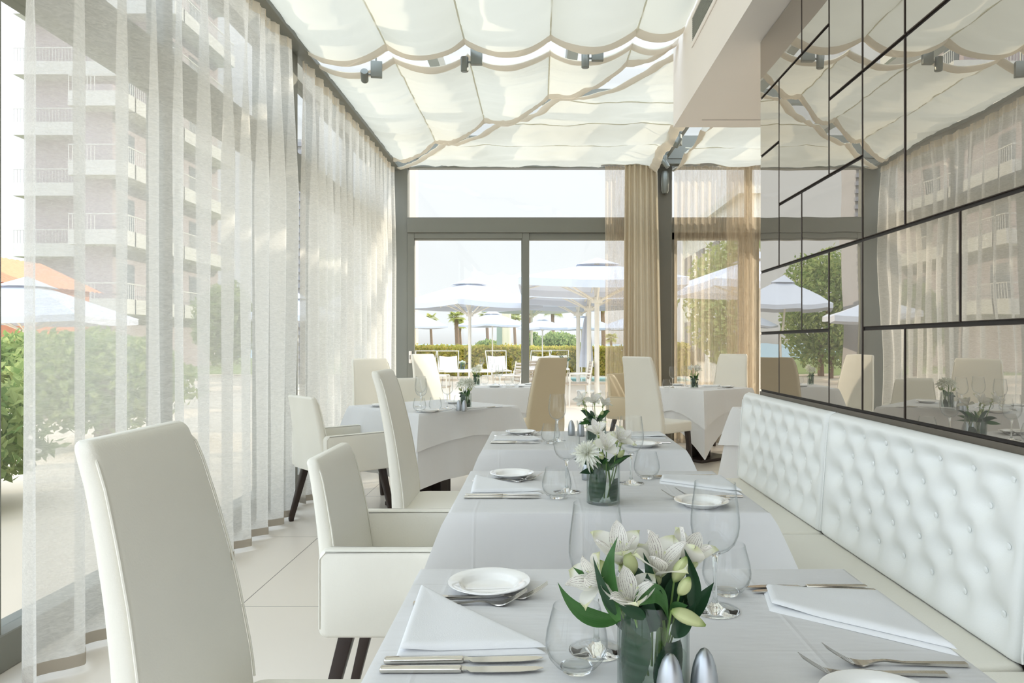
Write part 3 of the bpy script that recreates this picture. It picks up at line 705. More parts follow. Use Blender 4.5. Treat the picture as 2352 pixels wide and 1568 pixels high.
def napkin(quad, label, h=.016, z=ZT, seed=0, droop=0):
    """folded linen laid as a wedge: two stacked folds"""
    cx = sum(p[0] for p in quad)/4; cyy = sum(p[1] for p in quad)/4
    Q = [Vector((p[0]-cx, p[1]-cyy)) for p in quad]
    def edge_d(p):
        d = 9
        for i in range(4):
            a, b = Q[i], Q[(i+1) % 4]; ab = b-a
            if ab.length < 1e-4: continue
            t = max(0, min(1, (p-a).dot(ab)/ab.length_squared)); d = min(d, (p-(a+ab*t)).length)
        return d
    m = MB()
    def layer(z0, hh, sh, amp, sd):
        N = 30; b0 = len(m.V)
        def f(u, v, top):
            su = .5-.5*cos(pi*u); sv = .5-.5*cos(pi*v)
            p = (Q[0]*(1-su)+Q[1]*su)*(1-sv) + (Q[3]*(1-su)+Q[2]*su)*sv; d = edge_d(p)
            e_ = 1-exp(-d/.004)
            zz = z0 + (hh*e_ + amp*noise.noise(Vector((p.x*9+sd, p.y*9, sd)))*min(1, d/.03) if top else 0)
            # wavy lift of the front fold
            lift = sh*.006*max(0, sin((p.x*18)+sd))*exp(-d/.02)
            q = p*(1 - .02*sh)
            return Vector((q.x+sh*.003, q.y+sh*.004, zz+lift))
        m.grid(lambda u, v: f(u, v, True), N, N); m.grid(lambda u, v: f(1-u, v, False), N, N)
    layer(0, h*.45, 0, .001, seed); layer(h*.47, h*.55, 1, .003, seed+3)
    o = m.build('napkin', M_napkin, ang=60, loc=(cx, cyy, z)); return tag(o, label, 'napkin', 'folded white napkins')
def shaker(loc, label, z=ZT, h=.078):
    e = empty('salt_shaker' if 'salt' in label else 'pepper_shaker', (loc[0], loc[1], z)); tag(e, label, 'shaker', 'bullet-shaped satin shakers')
    p = [(0,0),(.0165,0),(.0178,.002),(.0185,.012),(.0183,.026),(.0170,.042),(.0145,.056),(.0105,.068),(.0055,.0755),(.0015,.078),(0,.078)]
    MB().lathe([(a, b*h/.078) for a, b in p], 28).build('shaker_body', M_satin, e, ang=60)
    hm = MB()
    for k in range(3):
        a = k*2.1; hm.lathe([(0,.0003),(.0006,.0003),(.0006,0)], 6, (.0016*cos(a), .0016*sin(a), h-.0006))
    hm.build('pour_hole', M_back, e); return e
NM = ['nearest', 'second', 'third']
for i in range(3):
    dy = [0, 1.153, 2.352][i]; t = NM[i]; sx0 = .0
    P = lambda x, y: (x+sx0, y+dy)
    last = i == 2
    plate(P(-.095, 1.372), f'white side plate at the left of the {t} table')
    fork(P(-.189, 1.322), .02, f'steel fork beside the left plate on the {t} table, the one nearer the plate')
    fork(P(-.226, 1.292), .0, f'steel fork at the left of the {t} table, half under the napkin')
    knife(P(-.2276, 1.056), .03, f'steel knife lying next to the left napkin on the {t} table')
    knife(P(-.2275, 1.027), .01, f'steel knife at the left of the {t} table, outer one nearer the camera')
    napkin([P(-.227,1.352), P(-.222,1.350), P(.012,1.088), P(-.214,1.070)] if not last else [P(-.225,1.20), P(-.02,1.20), P(.01,1.075), P(-.22,1.07)], f'folded white napkin at the left of the {t} table', seed=i)
    tumbler(P(.054, 1.032), f'stemless glass left of the vase on the {t} table')
    wineglass(P(.088, 1.125 if i else 1.10), f'stemmed wine glass left of the flowers on the {t} table')
    wineglass(P(.310, 1.265), f'stemmed wine glass right of the flowers on the {t} table')
    tumbler(P(.375 if i else .352, 1.348), f'stemless glass right of the flowers on the {t} table')
    napkin([P(.424,1.356), P(.630,1.33), P(.632,1.078), P(.405,1.262)] if not last else [P(.40,1.32), P(.62,1.33), P(.63,1.20), P(.40,1.22)], f'folded white napkin at the right of the {t} table', seed=i+20)
    knife(P(.628, 1.375), pi+.0, f'steel knife beyond the right napkin on the {t} table, the farther one')
    knife(P(.634, 1.352), pi+.0, f'steel knife beyond the right napkin on the {t} table, half under its edge') if i != 2 else None
    fork(P(.622, 1.045), pi-.035, f'steel fork at the right of the {t} table, the one next to the napkin')
    fork(P(.575, 1.015), pi-.02, f'steel fork at the right of the {t} table, partly under the plate rim')
    plate(P(.470 if i else .440, .928 if i else .918), f'white side plate at the right of the {t} table')
    shaker(P(.213, .925 if not i else 1.30), f'satin steel salt shaker on the {t} table, the right one of the pair')
    shaker(P(.166, .909 if not i else 1.33), f'satin steel pepper shaker on the {t} table, the left one of the pair')
# ================================================================== flowers
def uvmesh(name, parts, parent, mats):
    """parts: list of (grid function, nu, nv, material index); u across, v along, stored as UV"""
    V = []; F = []; UV = []; FM = []
    for (fn, nu, nv, mi) in parts:
        b = len(V)
        for j in range(nv+1):
            for i in range(nu+1): V.append(fn(i/nu, j/nv))
        for j in range(nv):
            for i in range(nu):
                F.append((b+j*(nu+1)+i, b+j*(nu+1)+i+1, b+(j+1)*(nu+1)+i+1, b+(j+1)*(nu+1)+i)); FM.append(mi)
                UV += [(i/nu, j/nv), ((i+1)/nu, j/nv), ((i+1)/nu, (j+1)/nv), (i/nu, (j+1)/nv)]
    o = mesh(name, V, F, None, parent, True, mats=mats, fm=FM)
    ul = o.data.uv_layers.new(name='uv')
    ul.data.foreach_set('uv', [c for p in UV for c in p]); return o
def petal_mat(name, base, tip, streak, trans=.35, vein=26, amt=.0):
    m = bpy.data.materials.new(name); m.use_nodes = True; nt = m.node_tree; n = nt.nodes; l = nt.links; n.clear()
    o = n.new('ShaderNodeOutputMaterial'); uv = n.new('ShaderNodeUVMap'); s = n.new('ShaderNodeSeparateXYZ'); l.new(uv.outputs[0], s.inputs[0])
    r = n.new('ShaderNodeValToRGB'); l.new(s.outputs['Y'], r.inputs[0]); r.color_ramp.elements[0].color = rgb(streak[1]); r.color_ramp.elements[0].position = .0
    r.color_ramp.elements[1].color = rgb(tip); r.color_ramp.elements[1].position = 1.0
    for p in (.22, .8): e_ = r.color_ramp.elements.new(p); e_.color = rgb(base)
    col = r.outputs[0]
    if amt:
        w = n.new('ShaderNodeMath'); w.operation = 'SINE'; k = n.new('ShaderNodeMath'); k.operation = 'MULTIPLY'; k.inputs[1].default_value = vein
        nz = n.new('ShaderNodeTexNoise'); nz.inputs['Scale'].default_value = 9; l.new(uv.outputs[0], nz.inputs['Vector'])
        ad = n.new('ShaderNodeMath'); ad.operation = 'MULTIPLY_ADD'; ad.inputs[1].default_value = .06; l.new(nz.outputs['Fac'], ad.inputs[0]); l.new(s.outputs['X'], ad.inputs[2])
        l.new(ad.outputs[0], k.inputs[0]); l.new(k.outputs[0], w.inputs[0])
        mr = n.new('ShaderNodeMapRange'); mr.inputs[1].default_value = .82; mr.inputs[2].default_value = 1; mr.inputs[4].default_value = amt; l.new(w.outputs[0], mr.inputs[0])
        dash = n.new('ShaderNodeTexNoise'); dash.inputs['Scale'].default_value = 22; l.new(uv.outputs[0], dash.inputs['Vector'])
        m3 = n.new('ShaderNodeMapRange'); m3.inputs[1].default_value = .40; m3.inputs[2].default_value = .52; l.new(dash.outputs['Fac'], m3.inputs[0])
        m4 = n.new('ShaderNodeMath'); m4.operation = 'MULTIPLY'; l.new(mr.outputs[0], m4.inputs[0]); l.new(m3.outputs[0], m4.inputs[1])
        mx = n.new('ShaderNodeMix'); mx.data_type = 'RGBA'; l.new(m4.outputs[0], mx.inputs[0]); l.new(col, mx.inputs[6]); mx.inputs[7].default_value = rgb(streak[0]); col = mx.outputs[2]
    d = n.new('ShaderNodeBsdfPrincipled'); d.inputs['Roughness'].default_value = .5; t = n.new('ShaderNodeBsdfTranslucent'); ms = n.new('ShaderNodeMixShader'); ms.inputs[0].default_value = trans
    l.new(col, d.inputs['Base Color']); l.new(col, t.inputs[0]); l.new(d.outputs[0], ms.inputs[1]); l.new(t.outputs[0], ms.inputs[2]); l.new(ms.outputs[0], o.inputs[0]); return m
PM_out = petal_mat('white_petal', 'f5f4ec', 'dfe3b8', ('7a4a52', 'cfd898'), .4)
PM_in = petal_mat('streaked_petal', 'f2f0ea', 'f4f2ec', ('55283a', 'd9d7a0'), .4, 48, 1.0)
PM_leaf = petal_mat('lanceolate_leaf', '3d6a33', '35602c', ('1f4420', '4a7a3a'), .25, 55, .5)
PM_leafd = petal_mat('dark_wrapped_leaf', '1f4227', '1b3a22', ('12301a', '24492b'), .15, 40, .5)
PM_bud = petal_mat('green_bud', 'd5dca8', '7f9a45', ('6b8a3c', '9db668'), .3)
M_stem = mat('green_stem', '6f8f4a', .5)
M_mum = petal_mat('chrysanthemum_petal', 'f3f4ea', 'f3f4ee', ('d9dcb0', 'dde3b0'), .4)
def frame_from(d, up=Vector((0,0,1))):
    d = d.normalized(); a = d.cross(up)
    if a.length < 1e-3: a = d.cross(Vector((1,0,0)))
    a.normalize(); return d, a, a.cross(d).normalized()
def petal_fn(c, d, nrm, L, Wd, curl, cup):
    """from c along d, surface normal nrm, curling backwards"""
    d = d.normalized(); a = d.cross(nrm).normalized(); nr = a.cross(d).normalized()
    def f(u, v):
        s = (u-.5)*2; w_ = Wd*.5*(sin(pi*min(1, .08+.92*v)**1.35)**.75 + .06)*(1 if v < .93 else .75)
        ang = curl*v; x = L*(sin(ang)/curl if abs(curl) > 1e-3 else v); z = -L*((1-cos(ang))/curl if abs(curl) > 1e-3 else 0)
        ru = .0012*sin(9*v+3*s)*abs(s)
        return c + d*x + a*(s*w_) + nr*(z + cup*Wd*(s*s)*(.4+.6*v) + ru)
    return f
def blossom(parent, c, axis, rnd, size=.045, opening=.75, name='blossom'):
    c = Vector(c); d, a, b = frame_from(Vector(axis)); parts = []
    for k in range(6):
        an = 2*pi*k/6 + rnd.uniform(-.15,.15); rad = a*cos(an) + b*sin(an); op = opening*rnd.uniform(.75,1.15)
        if k % 2 == 0: dd = d*cos(op) + rad*sin(op); parts.append((petal_fn(c, dd, d*sin(op)*1-rad*cos(op), size*rnd.uniform(.95,1.1), size*.62, rnd.uniform(.5,1.0), .22), 8, 12, 0))
        else: op *= .72; dd = d*cos(op) + rad*sin(op); parts.append((petal_fn(c, dd, d*sin(op)-rad*cos(op), size*rnd.uniform(.95,1.1), size*.40, rnd.uniform(.2,.6), .25), 8, 12, 1))
    # stamens
    for k in range(5):
        an = 2*pi*k/5 + rnd.uniform(-.3,.3); rad = a*cos(an)+b*sin(an); p0, p1, p2 = c, c+d*size*.4+rad*size*.08, c+d*size*.62+rad*size*.22-Vector((0,0,size*.08))
        def sf(u, v, p0=p0, p1=p1, p2=p2):
            p = p0*(1-v)**2+p1*2*v*(1-v)+p2*v*v; q = 2*pi*u; r = .0006 if v < .86 else .0013; return p + Vector((cos(q)*r, sin(q)*r, 0))
        parts.append((sf, 5, 8, 0))
    # green ovary
    parts.append((lambda u, v: c - d*size*.22*(1-v) + d*size*.10*v + (a*cos(2*pi*u)+b*sin(2*pi*u))*size*.09*sin(pi*(.15+.7*v)), 8, 5, 2))
    return uvmesh(name, parts, parent, [PM_out, PM_in, PM_bud])
def mum(parent, c, axis, rnd, size=.045, n=90, name='blossom'):
    c = Vector(c); d, a, b = frame_from(Vector(axis)); parts = []
    for k in range(n):
        an = k*2.39996; t = k/n; op = .25 + 1.55*t; rad = a*cos(an)+b*sin(an); dd = d*cos(op)+rad*sin(op)
        parts.append((petal_fn(c, dd, d*sin(op)-rad*cos(op), size*(.55+.5*t)*rnd.uniform(.85,1.15), size*.12, rnd.uniform(.1,1.0)*(-.4 if t < .4 else 1), .5), 2, 7, 0))
    return uvmesh(name, parts, parent, [M_mum])
def leaf_part(parent, p0, p1, p2, Wd, roll=0, dark=False, name='leaf'):
    p0, p1, p2 = Vector(p0), Vector(p1), Vector(p2)
    def f(u, v):
        p = p0*(1-v)**2+p1*2*v*(1-v)+p2*v*v; t = ((p1-p0)*(1-v)+(p2-p1)*v).normalized(); s = (u-.5)*2
        a = t.cross(Vector((0,-1,.35))); 
        if a.length < .05: a = t.cross(Vector((1,0,0)))
        a.normalize(); nn = a.cross(t); aa = a*cos(roll+v*.8) + nn*sin(roll+v*.8)
        w_ = Wd*.5*(sin(pi*(v*.94+.05)**.8)**1.1)
        return p + aa*s*w_ + nn*(abs(s)*w_*.35)
    return uvmesh(name, [(f, 6, 16, 0)], parent, [PM_leafd if dark else PM_leaf])
def bud(parent, c, axis, L=.035, r=.009, name='bud'):
    c = Vector(c); d, a, b = frame_from(Vector(axis))
    f = lambda u, v: c + d*L*v + (a*cos(2*pi*u)+b*sin(2*pi*u))*r*(sin(pi*min(1, v*.93+.04)**.85)**.8)*(1+.12*cos(6*pi*u))
    return uvmesh(name, [(f, 18, 12, 0)], parent, [PM_bud])
def stem_part(parent, p0, p1, r=.0018): 
    m = MB().tube([p0, (Vector(p0)+Vector(p1))/2 + Vector((.003,.002,0)), p1], r, 6); return m.build('stem', M_stem, parent)
def wrap_leaf(parent, r, a0, a1, z0, z1, serr=.004, name='leaf'):
    """broad serrated leaf curled against the inside of the vase"""
    def f(u, v):
        w_ = sin(pi*(.12+.80*v))**.6; mid = (a0+a1)/2 + .25*(v-.5); half = (a1-a0)/2*w_
        an = mid + half*(2*u-1); edge = abs(2*u-1); zz = z0+(z1-z0)*v + (serr*((v*14) % 1)*1.0 if edge > .98 else 0)
        rr = r - .002*abs(sin(v*22))*(1-edge) - .004*(1-edge)*0
        return Vector((rr*cos(an), rr*sin(an), zz))
    return uvmesh(name, [(f, 24, 42, 0)], parent, [PM_leafd])
def vase(loc, label, r=.049, h=.122, z=ZT, water=.045):
    e = empty('glass_vase', (loc[0], loc[1], z)); tag(e, label, 'vase', 'clear cylinder vases')
    p = [(0,0),(r-.002,0),(r,.002),(r,h-.001),(r-.001,h),(r-.0022,h-.001),(r-.0022,.008),(r-.006,.006),(0,.006)]
    MB().lathe(p, 48).build('vessel', M_vase, e, ang=50)
    mw = thin_glass('vase_water', (.90,.94,.92), (.6,.7,.66), .04, .4, 3)
    MB().lathe([(0,.0085),(r-.0035,.0085),(r-.0035,water),(0,water)], 40).build('water', mw, e, ang=50); return e
def bouquet(loc, label, z=ZT): 
    e = empty('flower_bouquet', (loc[0], loc[1], z)); return tag(e, label, 'flowers', 'white flower arrangements')

# --- nearest table: measured arrangement (local metres: x right, y away, z above the table)
VX, VY = .157, .988
vase((VX, VY), 'clear cylinder vase on the nearest table, at the bottom of the picture')
B = bouquet((VX, VY), 'white alstroemeria bouquet with dark leaves on the nearest table')
rnd = random.Random(3)
def L3(px, py, dy): Y = VY + dy; return Vector(((px-1238)/1650*Y - VX, dy, 1.22 - (py-789)/1650*Y - ZT))
for (c, ax, s, op) in ((L3(1392,1342,-.02), (-.75,-.45,.45), .056, .45), (L3(1428,1300,.02), (-.15,-.25,.95), .060, .45),
                       (L3(1452,1392,-.045), (-.12,-.42,.75), .056, .62), (L3(1512,1325,.0), (.05,-.35,.9), .064, .48),
                       (L3(1560,1310,.02), (.40,-.15,.9), .064, .42), (L3(1490,1300,.045), (.0,.4,.8), .05, .6)):
    blossom(B, c, ax, rnd, s, op); stem_part(B, c - Vector(ax).normalized()*.010, Vector((c.x*.25, c.y*.3, .02)))
for (p0, p1, p2, w_, dk) in ((L3(1425,1420,-.02), L3(1330,1440,-.04), L3(1281,1337,-.05), .022, 0), (L3(1400,1345,-.01), L3(1350,1330,-.02), L3(1316,1302,-.02), .014, 0),
        (L3(1420,1425,-.04), L3(1372,1330,-.055), L3(1419,1232,-.03), .026, 0), (L3(1415,1410,-.05), L3(1385,1370,-.06), L3(1362,1277,-.05), .013, 1),
        (L3(1510,1430,-.02), L3(1500,1330,-.03), L3(1477,1268,-.02), .016, 1), (L3(1590,1400,-.01), L3(1600,1340,-.02), L3(1572,1260,-.01), .020, 1),
        (L3(1560,1440,0), L3(1610,1380,-.01), L3(1640,1337,-.02), .022, 1), (L3(1458,1388,-.05), L3(1520,1320,-.06), L3(1535,1425,-.05), .026, 0),
        (L3(1520,1440,.0), L3(1540,1370,-.01), L3(1580,1330,.0), .03, 1), (L3(1470,1440,.0), L3(1470,1380,.0), L3(1450,1330,.01), .03, 1),
        (L3(1560,1440,.02), L3(1560,1360,.02), L3(1545,1300,.02), .028, 1), (L3(1440,1450,.01), L3(1420,1400,.01), L3(1380,1350,.01), .026, 1),
        (L3(1500,1450,-.03), L3(1480,1400,-.04), L3(1500,1370,-.03), .030, 1), (L3(1545,1460,-.03), L3(1580,1420,-.04), L3(1600,1380,-.04), .026, 1),
        (L3(1540,1400,-.03), L3(1560,1395,-.04), L3(1580,1390,-.05), .018, 0), (L3(1480,1420,-.045), L3(1440,1395,-.055), L3(1420,1390,-.055), .02, 1)):
    leaf_part(B, p0, p1, p2, w_, rnd.uniform(-.4,.4), bool(dk))
for (c, ax, L_, r_) in ((L3(1542,1402,-.05), (.85,-.25,-.30), .044, .0115), (L3(1548,1335,-.02), (.35,-.2,.85), .038, .011), (L3(1452,1320,-.01), (-.2,-.1,.9), .034, .012), (L3(1405,1330,-.025), (-.4,-.2,.6), .034, .011), (L3(1585,1310,.01), (.4,0,.9), .032, .009), (L3(1560,1365,-.035), (.3,-.3,.7), .03, .010)):
    bud(B, c, ax, L_*1.05, r_*.82); stem_part(B, c, Vector((c.x*.3, c.y*.3, .03)), .0014)
for k in range(22):
    a = rnd.uniform(-pi, pi); q = rnd.uniform(.028, .062); zt = rnd.uniform(.125, .178)
    leaf_part(B, Vector((cos(a)*.012, sin(a)*.012, .095)), Vector((cos(a)*q*.6, sin(a)*q*.6, zt*.9)), Vector((cos(a)*q, sin(a)*q, zt)), rnd.uniform(.018,.03), rnd.uniform(-.6,.6), True)
wrap_leaf(B, .0445, radians(185), radians(258), .010, .112); wrap_leaf(B, .0435, radians(262), radians(325), .010, .075, .006)
for k in range(9): a = rnd.uniform(0, 2*pi); stem_part(B, Vector((cos(a)*.022, sin(a)*.022, .012)), Vector((cos(a)*.012, sin(a)*.012, .125)), .0022)

def auto_bouquet(loc, label, seed, spec, z=ZT, vr=.049, vh=.122, vlabel=None, spread=.06, height=.16, nl=12, lq=1, mumn=90):
    if vlabel: vase(loc, vlabel, vr, vh, z)
    rnd = random.Random(seed); B = bouquet(loc, label, z)
    for (kind, x, y, zz, s) in spec:
        c = Vector((x, y, zz)); ax = Vector((x*8, y*8-.25, .55))
        if kind == 'm': mum(B, c, ax, rnd, s, mumn)
        else: blossom(B, c, ax, rnd, s, rnd.uniform(.55,.75))
        stem_part(B, c, Vector((x*.3, y*.3, .015)))
    for k in range(nl):
        a = 2*pi*k/nl + rnd.uniform(-.3,.3); r_ = spread*rnd.uniform(.6,1.25); zt = height*rnd.uniform(.55,1.0)
        leaf_part(B, Vector((cos(a)*.015, sin(a)*.015, vh*.8)), Vector((cos(a)*r_*.7, sin(a)*r_*.7, zt*.95)), Vector((cos(a)*r_, sin(a)*r_, zt-.01)), rnd.uniform(.014,.024), rnd.uniform(-.5,.5), rnd.random() < .6)
    wrap_leaf(B, vr-.0045, radians(195), radians(275), .010, vh*.9); wrap_leaf(B, vr-.0055, radians(290), radians(350), .010, vh*.62)
    for k in range(6): a = rnd.uniform(0, 2*pi); stem_part(B, Vector((cos(a)*vr*.5, sin(a)*vr*.5, .012)), Vector((cos(a)*.012, sin(a)*.012, vh)), .002)
    for k in range(3):
        a = rnd.uniform(0, 2*pi); bud(B, Vector((cos(a)*spread*.6, sin(a)*spread*.6, height*.8)), Vector((cos(a)*.6, sin(a)*.6, .7)), .03, .008)
    return B
auto_bouquet((.190, 2.125), 'bouquet of spiky white chrysanthemum and alstroemeria on the second table', 11,
    [('m',-.050,-.040,.150,.055),('a',.005,-.045,.165,.055),('a',.040,-.02,.185,.052),('a',-.015,.0,.200,.050),('a',.055,.02,.17,.05),('m',.0,.03,.17,.04)], vlabel='clear cylinder vase on the second table', spread=.075, height=.17, nl=14)
auto_bouquet((.275, 3.46), 'white alstroemeria bouquet on the third table, with one bloom held higher', 15,
    [('a',-.065,-.02,.195,.055),('a',-.010,-.02,.185,.055),('a',.035,.01,.17,.05),('a',-.05,.02,.17,.045)], vlabel='clear cylinder vase on the third table', spread=.095, height=.165, nl=14)
def far_bouquet(loc, label, vlabel, seed, dark=False, n=6, hh=.185, z=.7535):
    rnd = random.Random(seed)
    spec = [('m' if not dark else 'a', cos(k*2.4)*.035, sin(k*2.4)*.035, hh*rnd.uniform(.9,1.1), .050) for k in range(n)]
    return auto_bouquet(loc, label, seed, spec, z=z, vr=.040, vh=.115, vlabel=vlabel, spread=.055, height=.165, nl=8, mumn=40)
far_bouquet((-.52, 5.10), 'white flowers in a leafy vase on the diagonal table', 'small vase on the diagonal table near the left sheers', 21)
far_bouquet((-.70, 8.06), 'white flowers in a leafy vase on the far table before the sliding door', 'small vase on the far table before the sliding door', 22)
far_bouquet((1.64, 7.58), 'white flowers with thin green stems on the pedestal table', 'small vase on the pedestal table at the right', 23, True, 6)

# ================================================================== settings on the far tables
for (x, y, k, nm) in ((-.82,5.00,'w','front left, nearest the cream chair'), (-.88,5.34,'w','middle, behind the two tumblers'), (-.66,5.17,'w','single one left of its flowers')):
    wineglass((x, y), f'stemmed wine glass on the diagonal table, {nm}', z=.7535, n=24)
for (x, y, nm) in ((-.82,4.93,'nearest the high-backed chair'), (-.72,4.99,'in front of the stemmed glass'), (-.575,5.20,'just left of the flowers')):
    tumbler((x, y), f'stemless glass on the diagonal table, {nm}', z=.7535, n=24)
shaker((-.555,4.98), 'satin steel salt shaker on the diagonal table, left one', z=.7535); shaker((-.515,4.955), 'satin steel pepper shaker on the diagonal table, right one', z=.7535)
plate((-.755, 4.905), 'white side plate at the near corner of the diagonal table', z=.7535)
plate((-.66, 5.62), 'white side plate at the far side of the diagonal table', z=.7535)
plate((-1.18, 5.33), 'white side plate at the left corner of the diagonal table', z=.7535)
napkin([(-.50,4.93+.10), (-.42,5.14), (-.34,5.24), (-.62,4.99-.03)], 'folded white napkin along the near edge of the diagonal table', z=.7535, seed=31)
napkin([(-1.08,5.10),(-.93,4.98),(-.95,5.10),(-1.08,5.24)], 'folded white napkin beside the armchair on the diagonal table', z=.7535, seed=32)
fork((-.70,4.95), radians(40), 'steel fork beside the near plate on the diagonal table', z=.7535); knife((-.38,5.22), radians(225+180), 'steel knife at the right corner of the diagonal table', z=.7535, L=.16)
for (x, y, nm) in ((-.62,8.2,'behind the vase'), (-.35,8.15,'left of the mullion'), (-.26,8.1,'nearest the mullion')):
    tumbler((x, y), f'stemless glass on the far table, {nm}', z=.7535, n=20)
for (x, y, nm) in ((-.50,8.22,'right of the vase'), (-.44,7.95,'in front')): wineglass((x, y), f'stemmed wine glass on the far table, {nm}', z=.7535, n=20)
plate((-.48, 7.74), 'white side plate on the far table near its front edge', z=.7535); napkin([(-.24,7.86),(-.02,7.88),(-.02,7.74),(-.22,7.72)], 'folded white napkin at the right of the far table', z=.7535, seed=33)
plate((-.10, 8.12), 'white side plate at the right of the far table', z=.7535)
knife((-.36,7.72), 0, 'steel knife at the front of the far table', z=.7535, L=.2)
wineglass((1.42,7.62), 'stemmed wine glass left of the vase on the pedestal table', z=.7535, n=24); wineglass((1.60,7.86), 'stemmed wine glass behind the vase on the pedestal table', z=.7535, n=24)
tumbler((1.33,7.50), 'stemless glass on the pedestal table next to the high-backed chair', z=.7535, n=24)
plate((1.55,8.02), 'white side plate at the back of the pedestal table', z=.7535); plate((2.00,7.62), 'white side plate at the right of the pedestal table', z=.7535)
napkin([(1.80,7.92),(2.0,7.86),(1.93,7.74),(1.78,7.76)], 'folded white napkin on the pedestal table in front of the far chair', z=.7535, seed=34)
fork((1.86,7.48), radians(30), 'steel fork at the right of the pedestal table', z=.7535)
# ================================================================== outdoors
M_stone = mat('pale_terrace_stone', 'dccbb4', .7, 0, .8, .06)
M_grass = mat('lawn', '7d8a4a', .9, 0, 6, .25)
M_water = mat('pool_water', '8fd3dd', .08, 0, 2, .05, .4, 6)
struct(MB().box(-30, 30, 9.06, 29.2, -.2, -.02).box(-30, -2.31, -6, 9.06, -.2, -.02).build('ground_terrace', M_stone, smooth=False))
struct(MB().box(-80, 80, 29.2, 62, -.3, -.03).build('ground_lawn', M_grass, smooth=False))
struct(MB().box(-3000, 3000, 62, 3500, -2.1, -2.0).build('ground_sea', mat('sea_water', '8fb4c4', .25, 0, .05, .08), smooth=False))
p = MB(); x0, x1, y0, y1 = 1.05, 5.0, 22.3, 25.3
p.box(x0-.4,x1+.4,y0-.4,y0,-.02,.05).box(x0-.4,x1+.4,y1,y1+.4,-.02,.05).box(x0-.4,x0,y0,y1,-.02,.05).box(x1,x1+.4,y0,y1,-.02,.05)
po = empty('swimming_pool', (0,0,0)); tag(po, 'pale blue swimming pool beyond the terrace chairs', 'pool')
p.build('coping', M_stone, po, smooth=False); MB().box(x0,x1,y0,y1,-.02,.02).build('water', M_water, po, smooth=False)
# tall peach building edge seen along the left door stile
e = empty('building_pier', (-5.62, 31.3, -.03)); tag(e, 'tall peach rendered building edge seen along the left door stile', 'building')
bev(MB().box(-.31, .30, -.3, .3, 0, 11).build('wall', mat('peach_render', 'f3cdb2', .85, 0, 2, .03), e, smooth=False), .01, 2)
bev(MB().box(-.38, .36, -.36, .36, 10.9, 11.15).build('coping', M_stone, e, smooth=False), .01, 2)

def leaves(n, sampler, size, seed, m, name='foliage', parent=None, asp=.5):
    rnd = random.Random(seed); V = []; F = []
    for k in range(n):
        p, out = sampler(rnd); s = size*rnd.uniform(.6,1.3)
        d = Vector((rnd.gauss(0,1), rnd.gauss(0,1), rnd.gauss(0,.8))) + out*.8; d.normalize()
        a = d.orthogonal().normalized(); a = (Matrix.Rotation(rnd.uniform(0,6.28), 3, d) @ a); b = d.cross(a)
        q = len(V); V += [p-a*s*.5, p+b*s*asp*.5+d*s*.08, p+a*s*.5, p-b*s*asp*.5+d*s*.08]; F.append((q,q+1,q+2,q+3))
    return mesh(name, V, F, m, parent, False)
def foliage_mat(name, a, b, t=.4):
    if name in MATS: return MATS[name]
    m = bpy.data.materials.new(name); m.use_nodes = True; nt = m.node_tree; n = nt.nodes; l = nt.links; n.clear()
    o = n.new('ShaderNodeOutputMaterial'); g = n.new('ShaderNodeNewGeometry'); mx = n.new('ShaderNodeMix'); mx.data_type = 'RGBA'
    l.new(g.outputs['Random Per Island'], mx.inputs[0]); mx.inputs[6].default_value = rgb(a); mx.inputs[7].default_value = rgb(b)
    d = n.new('ShaderNodeBsdfDiffuse'); tr = n.new('ShaderNodeBsdfTranslucent'); ms = n.new('ShaderNodeMixShader'); ms.inputs[0].default_value = t
    l.new(mx.outputs[2], d.inputs[0]); l.new(mx.outputs[2], tr.inputs[0]); l.new(d.outputs[0], ms.inputs[1]); l.new(tr.outputs[0], ms.inputs[2]); l.new(ms.outputs[0], o.inputs[0]); MATS[name] = m; return m
M_hedge = foliage_mat('hedge_leaves', 'b3b94e', 'ecd77c', .5); M_tree = foliage_mat('tree_leaves', '7c9458', 'b3bb7c', .5); M_palm = foliage_mat('palm_fronds', '9dae66', 'd6cc85', .5)
M_bark = mat('palm_bark', '8a705c', .9, 0, 10, .3); M_core = mat('hedge_core', '8a8c40', .9)
def hedge(x0, x1, y0, y1, h, label, n, seed):
    e = empty('hedge', ((x0+x1)/2, (y0+y1)/2, -.02)); tag(e, label, 'hedge', 'clipped hedges'); hx, hy = (x1-x0)/2, (y1-y0)/2
    MB().box(-hx+.1, hx-.1, -hy+.1, hy-.1, 0, h-.12).build('core', M_core, e, smooth=False)
    def s(r):
        if r.random() < .35: return Vector((r.uniform(-hx,hx), r.uniform(-hy,hy), h+r.gauss(-.02,.04))), Vector((0,0,1))
        return Vector((r.uniform(-hx,hx), -hy+r.gauss(0,.05), r.uniform(.02,h))), Vector((0,-1,0))
    leaves(n, s, .13, seed, M_hedge, parent=e); return e
hedge(-5.9, -.55, 27.6, 28.9, 1.12, 'long yellow-green clipped hedge behind the loungers, left of the mullion', 9000, 1)
hedge(-.45, 3.6, 27.9, 29.0, 1.08, 'yellow-green hedge between the mullion and the beige drape', 6000, 2)
hedge(3.7, 5.8, 27.6, 28.9, 1.2, 'yellow-green hedge farthest right beyond the pool', 6000, 3)
